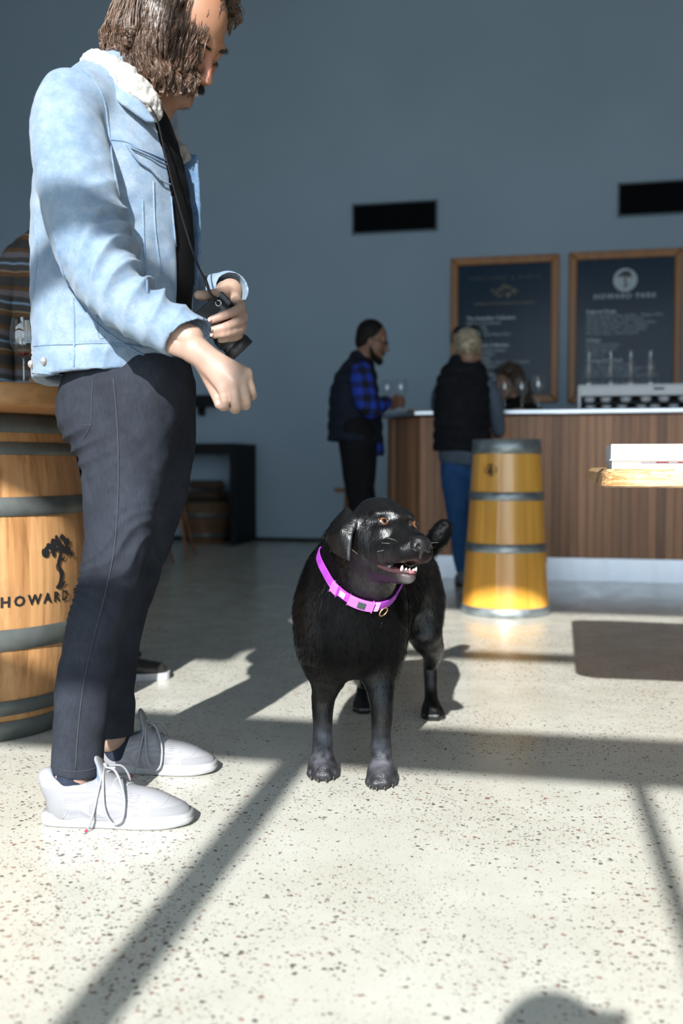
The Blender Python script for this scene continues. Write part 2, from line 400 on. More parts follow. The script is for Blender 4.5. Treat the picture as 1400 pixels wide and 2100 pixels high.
put_text(t, 'lettering', 'Leston Shiraz - Margaret River\nLeston Cabernet Sauvignon - Margaret River\nScotsdale Shiraz - Great Southern\nScotsdale Cabernet Sauvignon - Great Southern', .034, XL, h - 1.073, MAT['chalk'], line=.98)
put_text(t, 'lettering', 'Abercrombie Cabernet Sauvignon', .034, XL, h - 1.25, MAT['chalk'])

# ------------------------------------------------------------------ bar
BY = 6.82                                   # front face of the bar
MAT['bar_wood'] = wood('jarrah_bar_board', (.44, .175, .078), (.74, .375, .190), 'z', .42, .56, 45., .1)
MAT['steel'] = plain('brushed_steel', (.62, .64, .68), .28, 1.0, var=.06, scale=3)
def steel2():
    t = NT('worn_kick_plate_steel'); n = t.noise(t.coord((1, 1, .3)), 4, 4)
    t.col(t.ramp(n, [(.35, (.60, .64, .70)), (.65, (.82, .86, .92))])).rough(t.ramp(n, [(.3, .28), (.7, .45)])).set(metal=.9); return t.m
MAT['kick'] = steel2()
bx0, bx1 = -.94, 3.4
t = thing('bar_counter', 'long wooden tasting bar clad in upright reddish boards with a steel kick plate', 'bar', ((bx0 + bx1) / 2, BY, 0))
ox = (bx0 + bx1) / 2
ch = [(-1.22, 7.16)]                         # the splayed end returns to the back
path = [(-1.22, 7.42), (-1.22, 7.16), (bx0, BY), (bx1, BY)]
core = [(x - ox, y - BY + (.03 if i > 1 else 0) + .0) for i, (x, y) in enumerate(path)]
cv = []
inset = [(-1.19, 7.42), (-1.19, 7.175), (bx0 + .012, BY + .03), (bx1, BY + .03), (bx1, 7.42)]
for z in (0, 1.11):
    cv += [(x - ox, y - BY, z) for x, y in inset]
n5 = 5
obj('body', cv, [tuple(range(n5 - 1, -1, -1)), tuple(range(n5, 2 * n5))] + [(i, (i + 1) % n5, n5 + (i + 1) % n5, n5 + i) for i in range(n5)], MAT['black'], t, smooth=False)
pitch = .056
bm = mesh('board', *boxv(.0015, pitch - .0015, 0, .022, .155, 1.105), MAT['bar_wood'], False)
k = 0; x = bx0
while x < bx1 - pitch: share('board', bm, t, (x - ox, 0, 0)); x += pitch
L = math.dist(ch[0], (bx0, BY)); ang = math.atan2(BY - 7.16, bx0 + 1.22)
for i in range(int(L / pitch) + 1):
    share('board', bm, t, (-1.22 - ox + math.cos(ang) * i * pitch, 7.16 - BY + math.sin(ang) * i * pitch, 0), (0, 0, ang))
for i in range(4): share('board', bm, t, (-1.22 - ox, 7.42 - BY - i * pitch, 0), (0, 0, -math.pi / 2))
kp = MB(); kp.box(bx0 - ox, bx1 - ox, .008, .028, 0, .152)
c0 = (-1.22 - ox + .008, 7.16 - BY + .005); c1 = (bx0 - ox, .008)
kp.add([(c0[0], c0[1], 0), (c1[0], c1[1], 0), (c1[0], c1[1], .152), (c0[0], c0[1], .152), (c0[0] + .02, c0[1] + .02, 0), (c1[0] + .02, c1[1] + .02, 0), (c1[0] + .02, c1[1] + .02, .152), (c0[0] + .02, c0[1] + .02, .152)],
       [(0, 1, 2, 3), (7, 6, 5, 4), (3, 2, 6, 7), (0, 4, 5, 1), (0, 3, 7, 4), (1, 5, 6, 2)])
kp.obj('kick_plate', MAT['kick'], t, smooth=False)
tp = [(-1.27, 7.46), (-1.27, 7.13), (bx0 - .03, BY - .055), (bx1, BY - .055), (bx1, 7.46)]
wt = []
for z in (0, .034): wt += [(x - ox, y - BY, z) for x, y in tp]
top = thing('bar_worktop', 'grey polished worktop running along the top of the wooden bar', 'worktop', (ox, BY, 1.112))
obj('slab', wt, [tuple(range(n5 - 1, -1, -1)), tuple(range(n5, 2 * n5))] + [(i, (i + 1) % n5, n5 + (i + 1) % n5, n5 + i) for i in range(n5)], MAT['steel'], top, smooth=False, bevel=.008, seg=3)
CT = 1.1465                                  # worktop height

# things on the bar -------------------------------------------------------------
MAT['glass'] = thin_glass('clear_glass', (.975, .985, .99), 1.5)
MAT['wine'] = plain('red_wine', (.16, .012, .02), .08)
GP = [(.0, .004), (.034, .004), (.035, .006), (.006, .010), (.004, .02), (.004, .085), (.008, .095), (.026, .108), (.040, .132), (.043, .155), (.040, .185), (.034, .215)]
glass_me = mesh('bowl', *lathe(GP[6:], 28), MAT['glass']); stem_me = mesh('stem', *lathe(GP[:7], 20), MAT['glass'])
wine_me = mesh('wine', *lathe([(0, .096), (.009, .0965), (.017, .1035), (.019, .106), (0, .106)], 20), MAT['wine'])
def wine_glass(loc, label, sc=1.0, wine=False, group='wine glasses on the bar'):
    g = thing('wine_glass', label, 'wine glass', loc, 0, group)
    for n, m in (('bowl', glass_me), ('stem', stem_me)) + ((('wine', wine_me),) if wine else ()):
        share(n, m, g, scale=(sc, sc, sc))
    return g
def onbar(u, y): # room x at worktop height for a measured column
    r = R(((u - 700) / FPX, math.cos(PITCH), 0)); return r[0] * y / r[1]
wine_glass((onbar(793, 6.93), 6.93, CT), 'empty wine glass beside the plaid sleeve of the bearded man, left of two', 1.05)
wine_glass((onbar(821, 6.98), 6.98, CT), 'empty wine glass at the bearded man, right of two', 1.1)
wine_glass((onbar(1033, 6.95), 6.95, CT), 'empty wine glass nearest the grey sleeve of the woman at the bar', 1.02)
wine_glass((onbar(1067, 6.99), 6.99, CT), 'middle empty wine glass before the long-haired bartender', 1.02)
wine_glass((onbar(1101, 6.93), 6.93, CT), 'empty wine glass right of the long-haired bartender', 1.1)
MAT['paper'] = plain('white_paper', (.82, .83, .85), .7)
MAT['cork'] = plain('amber_coaster', (.50, .27, .10), .55)
o = obj('menu_sheet', *boxv(-.13, .13, -.08, .08, 0, .004), MAT['paper'], smooth=False); o.location = (onbar(868, 6.9), 6.9, CT); tag(o, 'white paper sheet lying on the bar between the man and the woman', 'paper')
for u, yy, lb in ((1062, 6.83, 'round amber coaster on the bar in front of the bartender'), (1168, 6.86, 'round amber coaster on the bar beside the white open-fronted unit'), (846, 6.82, 'round amber coaster on the bar by the white paper sheet')):
    o = obj('coaster', *lathe([(0, 0), (.042, 0), (.045, .003), (.042, .007), (0, .007)], 24), MAT['cork']); o.location = (onbar(u, yy), yy, CT); tag(o, lb, 'coaster', 'coasters on the bar')
# white open-fronted unit with cups
ux0 = onbar(1182, 6.95); ux1 = ux0 + 1.05
MAT['white_enamel'] = plain('white_enamel', (.72, .74, .77), .3, var=.04, scale=4)
MAT['white_china'] = plain('white_china', (.80, .82, .86), .2, var=.03)
MAT['shadow_liner'] = plain('black_liner', (.015, .018, .022), .5)
uw = ux1 - ux0
t = thing('counter_unit', 'white open-fronted unit full of white cups on the bar', 'counter unit', ((ux0 + ux1) / 2, 7.12, CT))
hw = uw / 2; UH = .168
obj('top_panel', *boxv(-hw, hw, -.17, .17, UH - .012, UH), MAT['white_enamel'], t, smooth=False, bevel=.004)
obj('fascia', *boxv(-hw + .02, hw - .02, -.17, -.155, .092, UH - .012), MAT['white_enamel'], t, smooth=False, bevel=.004)
obj('badge', *boxv(-.035, .035, -.173, -.170, .130, .142), MAT['black'], t, smooth=False, label='small black badge')
for s in (-1, 1): obj('side_panel', *boxv(min(s * hw, s * (hw - .02)), max(s * hw, s * (hw - .02)), -.17, .17, 0, UH - .012), MAT['white_enamel'], t, smooth=False, bevel=.003)
obj('back_panel', *boxv(-hw + .02, hw - .02, .155, .17, 0, UH - .012), MAT['shadow_liner'], t, smooth=False)
obj('shelf', *boxv(-hw + .02, hw - .02, -.15, .155, .044, .049), MAT['shadow_liner'], t, smooth=False)
cup = mesh('cup', *lathe([(0, .002), (.018, 0), (.030, .012), (.036, .032), (.034, .032), (.028, .014), (0, .006)], 20), MAT['white_china'])
rc = random.Random(9); ordn = ['first', 'second', 'third', 'fourth', 'fifth', 'sixth', 'seventh', 'eighth', 'ninth']
def cup_at(x, z, kind, lb):
    o = bpy.data.objects.new('cup', cup); COL.objects.link(o); o.location = ((ux0 + ux1) / 2 + x, 7.12 - .10, CT + z)
    if kind: o.scale = (1.1, 1.1, 1.15)
    tag(o, lb, 'cup', 'white cups in the open-fronted unit')
for i in range(9): cup_at(-hw + .085 + i * .108 + rc.uniform(-.012, .012), .0, 0, ordn[i] + ' small white cup from the left on the lower level of the white unit')
for i in range(8): cup_at(-hw + .075 + i * .122 + rc.uniform(-.012, .012), .0495, 1, ordn[i] + ' white cup from the left on the upper shelf of the white unit')
dec = mesh('flask', *lathe([(0, .002), (.058, .002), (.062, .010), (.058, .03), (.016, .19), (.0145, .235), (.017, .245)], 28), MAT['glass'])
for i, u in enumerate((1204, 1248, 1289, 1329)):
    o = bpy.data.objects.new('decanter', dec); COL.objects.link(o); o.location = (onbar(u, 7.15), 7.15, CT + UH)
    tag(o, ('leftmost of four', 'second from left of four', 'third from left of four', 'rightmost of four')[i] + ' conical clear glass decanters standing on the white unit', 'decanter', 'glass decanters on the bar')

# ------------------------------------------------------------------ barrels
MAT['hoop'] = plain('galvanised_hoop', (.30, .34, .36), .42, .75, var=.35, scale=16)
MAT['hoop_dark'] = plain('weathered_iron_hoop', (.135, .15, .145), .48, .55, var=.25, scale=10)
MAT['pine'] = wood('varnished_golden_pine', (.76, .30, .022), (.95, .49, .075), 'z', .22, .26, 30., .03, coat=1.0)
def oakstave():
    t = NT('honey_oak_stave'); co = t.coord((1, 1, .05), rnd=True)
    n1 = t.noise(co, 70, 4, .6, .5); n2 = t.noise(co, 14, 3, .5, 2.4)
    g = t.math('ADD', t.math('MULTIPLY', n1, .4), t.math('MULTIPLY', n2, .6))
    c = t.ramp(g, [(.30, (.26, .115, .04)), (.46, (.46, .23, .09)), (.66, (.58, .32, .14))])
    st = t.noise(t.coord((1, 1, .35), rnd=True), 9, 4, .65)
    c = t.mix(t.ramp(st, [(.56, 0), (.75, .65)]), c, (.10, .045, .02))
    t.col(t.mix(1, c, t.ramp(t.rand(), [(0, .82), (1, 1)]), 'MULTIPLY')).rough(.42).bump(n1, .2, .002); return t.m
MAT['oak'] = oakstave()
MAT['oak_dark'] = wood('dark_oak_stave', (.10, .05, .025), (.19, .10, .05), 'z', .6, .3)
MAT['table_wood'] = wood('table_top_wood', (.23, .105, .035), (.40, .20, .075), 'x', .4, .1, 36., .08)
MAT['brand'] = plain('burnt_black_print', (.010, .010, .012), .6)
def staves(parent, rfun, h, n, m, th=.02, rows=10, name='stave'):
    w = 2 * math.pi / n; v = []; f = []; na = 4
    for k in range(rows + 1):
        z = h * k / rows; r = rfun(z)
        for i in range(na + 1):
            a = -w / 2 + w * (i / na); a *= .996; edge = .0004 if i in (0, na) else 0
            v.append(((r - edge) * math.cos(a), (r - edge) * math.sin(a), z))
        for i in range(na + 1):
            a = (-w / 2 + w * (i / na)) * .996; v.append(((r - th) * math.cos(a), (r - th) * math.sin(a), z))
    q = 2 * (na + 1)
    for k in range(rows):
        for i in range(na):
            f.append((k * q + i, k * q + i + 1, (k + 1) * q + i + 1, (k + 1) * q + i))
        f.append((k * q + na + 1, k * q, (k + 1) * q, (k + 1) * q + na + 1)); f.append((k * q + na, k * q + q - 1, (k + 1) * q + q - 1, (k + 1) * q + na))
    for k in (0, rows):
        for i in range(na): f.append((k * q + i, k * q + i + 1, k * q + na + 2 + i, k * q + na + 1 + i))
    me = mesh(name, v, f, m, False)
    for i in range(n): share(name, me, parent, rot=(0, 0, w * i + .1))
    return w
def hoop(parent, rfun, z0, z1, m, th=.004, name='hoop'):
    p = [(rfun(z0) + .0004, z0), (rfun(z0) + th, z0 + .001), (rfun((z0 + z1) / 2) + th, (z0 + z1) / 2), (rfun(z1) + th, z1 - .001), (rfun(z1) + .0004, z1)]
    return obj(name, *lathe(p, 64), m, parent)
def wrap(v2, rfun, phi0, z0, lift=.002):     # lay a flat motif around a barrel
    out = []
    for q in v2:
        z = z0 + q[1]; r = rfun(z) + lift; a = phi0 + q[0] / r
        out.append((r * math.cos(a), r * math.sin(a), z))
    return out
# tall tapered cask
base = Gd(1038, 1268); base[1] += .225; base[0] = (1038 - 700) / FPX * base[1]
t = camthing('tapered_cask', 'tall tapered golden wooden cask with galvanised hoops standing before the bar', 'cask', base)
HB = .905
rf = lambda z: .2305 + (.1725 - .2305) * z / HB
staves(t, rf, HB, 22, MAT['pine'], rows=4)
for z0, z1 in ((HB - .074, HB + .001), (.592, .635), (.326, .370), (0, .045)): hoop(t, rf, z0, z1, MAT['hoop'])
obj('lid', *lathe([(0, HB - .012), (rf(HB) - .019, HB - .012), (rf(HB) - .019, HB - .03), (0, HB - .03)], 40), MAT['pine'], t)
em = []; ef = []
def ring2(rx, ry, wd, n=30, skip=()):
    for i in range(n):
        if i in skip: continue
        a0, a1 = 2 * math.pi * i / n, 2 * math.pi * (i + 1) / n; k = len(em)
        em.extend([(rx * math.cos(a0), ry * math.sin(a0)), (rx * math.cos(a1), ry * math.sin(a1)), ((rx - wd) * math.cos(a1), (ry - wd) * math.sin(a1)), ((rx - wd) * math.cos(a0), (ry - wd) * math.sin(a0))]); ef.append((k, k + 1, k + 2, k + 3))
ring2(.036, .031, .005, skip=(3, 4, 11, 19, 20, 26)); ring2(.019, .022, .004, skip=(2, 9))
for dx, dz, rx, ry in ((0, .004, .008, .014), (-.004, -.008, .008, .007), (.006, -.010, .007, .005), (.002, .016, .004, .004)):
    k = len(em); em.extend([(dx + rx * math.cos(i * .785), dz + ry * math.sin(i * .785)) for i in range(8)]); ef.append(tuple(range(k, k + 8)))
obj('brand_mark', wrap(em, rf, -math.pi / 2 - .62, .748), ef, MAT['brand'], t, smooth=False, label='black burnt round brand mark')

# barrel table at the left
bt = A3(-1.12, 2.98, 0)
t = camthing('barrel_table', 'honey-coloured wine barrel carrying a round wooden table top, black tree print on its side', 'barrel table', bt)
HB2 = .915
rf2 = lambda z: .352 - .062 * ((z - HB2 / 2) / (HB2 / 2)) ** 2
staves(t, rf2, HB2, 26, MAT['oak'], rows=12)
for z0, z1 in ((.862, .914), (.800, .836), (.632, .684), (.262, .322), (.075, .118), (0.001, .058)): hoop(t, rf2, z0, z1, MAT['hoop_dark'], .0045)
obj('table_top', *lathe([(0, HB2 + .001), (.57, HB2 + .001), (.595, HB2 + .006), (.60, HB2 + .014), (.60, HB2 + .055), (.592, HB2 + .062), (0, HB2 + .062)], 96), MAT['table_wood'], t)
phi = math.radians(-90 + 64)
ev, ef = emblem(.125); obj('tree_print', wrap(ev, rf2, phi, .50), ef, MAT['brand'], t, smooth=False, label='black stencilled tree')
tv, tf = text_geo('HOWARD PARK', .040, 'CENTER', spacing=1.42, bold=.0012)
obj('lettering', wrap(tv, rf2, phi, .385), tf, MAT['brand'], t, smooth=False)
TT = HB2 + .0625
wine_glass(R(A3(*(P(49, 785, 2.62)[:2]), TT)), 'large wine glass with a little red wine on the barrel table', .82, True, 'wine glass at the barrel').scale = (1.0, 1.0, 1.0)

# ------------------------------------------------------------------ slab table at the right with two boxed books
def slabmat():
    t = NT('pale_live_edge_slab'); co = t.coord((.35, 1.2, 5))
    n = t.noise(co, 6, 4, .55, 2.5)
    c = t.ramp(n, [(.34, (.40, .19, .07)), (.44, (.66, .42, .20)), (.50, (.30, .13, .05)), (.56, (.72, .50, .27)), (.68, (.62, .36, .15))])
    t.col(c).rough(.4); return t.m
MAT['slab'] = slabmat()
MAT['tleg'] = plain('dark_steel_leg', (.04, .04, .045), .45, .5)
sx0, sx1, sy0, sy1 = .100, 2.35, 2.43, 3.757
t = thing('slab_table', 'thick pale live-edge timber slab table at the right edge', 'table', ((sx0 + sx1) / 2, (sy0 + sy1) / 2, 0))
cx, cy = (sx0 + sx1) / 2, (sy0 + sy1) / 2
out = []
def arc(x, y, r, a0, a1, n=8):
    for i in range(n + 1):
        a = math.radians(a0 + (a1 - a0) * i / n); out.append((x + r * math.cos(a), y + r * math.sin(a)))
arc(sx0 + .09, sy0 + .09, .09, 180, 270)
for x in np.linspace(sx0 + .25, sx1 - .15, 16): out.append((x, sy0 + .012 * math.sin(x * 7) + .006 * math.sin(x * 17)))
arc(sx1 - .06, sy0 + .06, .06, 270, 360); arc(sx1 - .06, sy1 - .06, .06, 0, 90)
for x in np.linspace(sx1 - .15, sx0 + .2, 16): out.append((x, sy1 + .010 * math.sin(x * 6)))
arc(sx0 + .055, sy1 - .055, .055, 90, 180)
n = len(out); zz = (.718, .722, .752, .762)
ins = (.010, 0.0, .004, .014); v = []; f = []
for z, iq in zip(zz, ins):
    for x, y in out:
        dx, dy = x - cx, y - cy; s = 1 - iq / max(abs(dx), abs(dy), .3)
        v.append((dx * s, dy * s, z))
for k in range(3): f += [(k * n + i, k * n + (i + 1) % n, (k + 1) * n + (i + 1) % n, (k + 1) * n + i) for i in range(n)]
f += [tuple(range(n - 1, -1, -1)), tuple(range(3 * n, 4 * n))]
obj('slab', v, f, MAT['slab'], t, smooth=False)
for x in (.62, 2.05):
    for y in (sy0 + .25, sy1 - .25): obj('leg', *boxv(x - cx - .03, x - cx + .03, y - cy - .03, y - cy + .03, 0, .718), MAT['tleg'], t, smooth=False, bevel=.004)
    obj('stretcher', *boxv(x - cx - .025, x - cx + .025, sy0 + .28 - cy, sy1 - .28 - cy, .66, .717), MAT['tleg'], t, smooth=False)
MAT['box_white'] = plain('white_card', (.80, .80, .84), .5, var=.03)
MAT['page'] = plain('page_edges', (.62, .64, .74), .8, var=.1, scale=200)
MAT['redtab'] = plain('crimson_print', (.45, .03, .07), .5)
TZ = .7625
def roomx(u, y):
    r = R(((u - 700) / FPX, math.cos(PITCH), 0)); return r[0] * y / r[1]
yb = 2.50
xa, xb = roomx(1253, yb), roomx(1313, yb)
t = thing('book', 'white book with red marked page edges, lower of the two on the slab table', 'book', (xb + .1, yb + .12, TZ), 0, 'books stacked on the slab table')
dx, dy = xb + .1, yb + .12
obj('cover', *boxv(xa - dx, xa + .42 - dx, yb - dy, yb + .27 - dy, 0, .003), MAT['box_white'], t, smooth=False)
obj('cover', *boxv(xa - dx, xa + .42 - dx, yb - dy, yb + .27 - dy, .017, .020), MAT['box_white'], t, smooth=False)
obj('page_block', *boxv(xb - dx, xa + .41 - dx, yb + .003 - dy, yb + .265 - dy, .003, .017), MAT['page'], t, smooth=False)
obj('spine', *boxv(xa - dx, xb - dx, yb - dy, yb + .268 - dy, .003, .017), MAT['box_white'], t, smooth=False)
for a in (.035, .085, .15): obj('page_tab', *boxv(xb + a - dx, xb + a + .028 - dx, yb + .001 - dy, yb + .01 - dy, .0145, .0168), MAT['redtab'], t, smooth=False)
t = thing('boxed_book', 'thick white boxed book, upper of the two on the slab table', 'book', (xb + .1, yb + .12, TZ + .0202), 0, 'books stacked on the slab table')
obj('slipcase', *boxv(xa - .003 - dx, xa + .44 - dx, yb - .01 - dy, yb + .26 - dy, .0015, .0395), MAT['box_white'], t, smooth=False, bevel=.002)
obj('base_board', *boxv(xa - .006 - dx, xa + .443 - dx, yb - .013 - dy, yb + .263 - dy, 0, .0025), MAT['box_white'], t, smooth=False)

# ------------------------------------------------------------------ firewood box, half barrel and logs by the back wall
MAT['bark'] = plain('rough_bark', (.055, .034, .022), .85, var=.4, scale=40, bump=.5)
MAT['logend'] = plain('split_log_wood', (.20, .105, .05), .75, var=.3, scale=30)
fy = 9.14
fx1 = roomx(483, fy); fx0 = fx1 - 1.0; fz = .93
t = thing('firewood_alcove', 'black framed open firewood surround against the back wall', 'firewood surround', ((fx0 + fx1) / 2, fy, 0))
hw = (fx1 - fx0) / 2
for a, b in ((-hw, -hw + .06), (hw - .06, hw)): obj('side_panel', *boxv(a, b, 0, Y1 - fy - .002, 0, fz), MAT['black'], t, smooth=False)
obj('top_panel', *boxv(-hw, hw, 0, Y1 - fy - .002, fz, fz + .055), MAT['black'], t, smooth=False)
obj('lintel_bar', *boxv(-hw + .06, hw - .06, 0, .03, fz - .05, fz), MAT['black'], t, smooth=False)
hbx = fx1 - .42
t = thing('half_barrel_tub', 'dark half barrel tub holding firewood inside the black surround', 'tub', (hbx, fy + .33, 0))
rf3 = lambda z: .18 + .135 * (min(1, max(z, 0) / .4)) ** .8
staves(t, rf3, .40, 18, MAT['oak_dark'], rows=4)
for z0, z1 in ((.26, .30), (.06, .10)): hoop(t, rf3, z0, z1, MAT['hoop_dark'])
obj('bottom', *lathe([(0, .02), (rf3(.02) - .02, .02), (rf3(.02) - .02, .04), (0, .04)], 24), MAT['oak_dark'], t)
obj('inner_floor', *lathe([(0, .33), (rf3(.33) - .021, .33), (rf3(.33) - .021, .31), (0, .31)], 24), MAT['bark'], t)
rl = random.Random(5)
lx = [(0, -.165, .385, 0), (.01, -.055, .385, 0), (-.01, .055, .385, 0), (.0, .165, .385, 0), (.0, -.11, .475, 0), (-.03, .0, .475, 0), (.02, .11, .475, 0), (.01, -.05, .575, 0), (-.01, .06, .575, 0)]
llab = ['firewood log in the bottom layer of the tub, nearest the front', 'second firewood log from the front in the bottom layer of the tub', 'third firewood log from the front in the bottom layer of the tub', 'firewood log in the bottom layer of the tub, nearest the wall', 'front firewood log of the middle layer in the tub', 'middle firewood log of the middle layer in the tub', 'rear firewood log of the middle layer in the tub', 'front one of the two topmost firewood logs on the heap', 'rear one of the two topmost firewood logs on the heap']
for i, (x, y, z, a) in enumerate(lx):
    L = .17 - .01 * (i > 3); n = 9; prof = []; v = []; f = []
    for k, xx in enumerate((-L, -L * .4, L * .3, L)):
        for j in range(n):
            th = 2 * math.pi * j / n; r = .047 * (1 + .09 * math.sin(j * 2.4 + i)); v.append((xx, r * math.cos(th), r * math.sin(th)))
    for k in range(3): f += [(k * n + j, k * n + (j + 1) % n, (k + 1) * n + (j + 1) % n, (k + 1) * n + j) for j in range(n)]
    lg = thing('firewood_log', llab[i], 'log', (hbx + x, fy + .33 + y, z), a, 'firewood logs')
    obj('bark', v, f, MAT['bark'], lg)
    for s in (-1, 1):
        q = v[:n] if s < 0 else v[-n:]
        obj('cut_face', [(p[0] + s * .0005, p[1], p[2]) for p in q], [tuple(range(n))], MAT['logend'], lg, smooth=False)
# dark wall ledge left of the grille
ly = Y1 - .16
lx1 = roomx(446, ly)
t = thing('wall_ledge', 'black wall ledge seen beside the photographed man\'s hip'.replace('photographed man', 'denim-jacketed man'), 'shelf', (lx1 - .7, Y1, 1.375))
obj('shelf_board', *boxv(-.7, .7, -.16, -.001, .0, .115), MAT['black'], t, smooth=False, bevel=.004)
for x in (-.5, .5): obj('bracket', *boxv(x - .02, x + .02, -.13, -.001, -.09, 0), MAT['black'], t, smooth=False)

# ------------------------------------------------------------------ stools
MAT['stool'] = wood('copper_brown_stool_wood', (.22, .085, .035), (.36, .16, .075), 'z', .4, .15)
def stool(loc, rotz, label, h=.68, r=.165, splay=.20, rt=.10):
    t = thing('stool', label, 'stool', loc, rotz, 'round wooden stools')
    obj('seat', *lathe([(0, h - .03), (r - .012, h - .03), (r, h - .02), (r, h - .006), (r - .008, h), (0, h)], 32), MAT['stool'], t)
    for a in (45, 135, 225, 315):
        c, s = math.cos(math.radians(a)), math.sin(math.radians(a))
        obj('leg', *tube([(rt * c, rt * s, h - .03), (splay * c, splay * s, 0)], [.015, .011], 10), MAT['stool'], t)
    k = .3; q = rt + (splay - rt) * (1 - k / h)
    for a in (45, 135, 225, 315):
        b = a + 90
        obj('rung', *tube([(q * math.cos(math.radians(a)), q * math.sin(math.radians(a)), k), (q * math.cos(math.radians(b)), q * math.sin(math.radians(b)), k)], .008, 8), MAT['stool'], t)
    return t
def stool_at(rf_foot, rotz, label, **k):       # placed by its right front foot
    sp = k.get('splay', .20); a = math.radians(-45) + rotz
    stool((rf_foot[0] - sp * math.cos(a), rf_foot[1] - sp * math.sin(a), 0), rotz, label, **k)
stool_at(R(Gd(386, 1148)), .22, 'wooden stool with slanted legs just left of the firewood surround, mostly behind the jeans', splay=.30, rt=.09)
stool_at(R(Gd(356, 1156)), .95, 'nearer wooden stool with one thin leg showing behind the black jeans', splay=.27, rt=.09)
q = P(724, 1004, 7.15); stool(R((q[0], 7.15, 0)), .3, 'wooden stool behind the legs of the bearded man at the bar', h=q[2] + .012, r=.14, splay=.12, rt=.06)
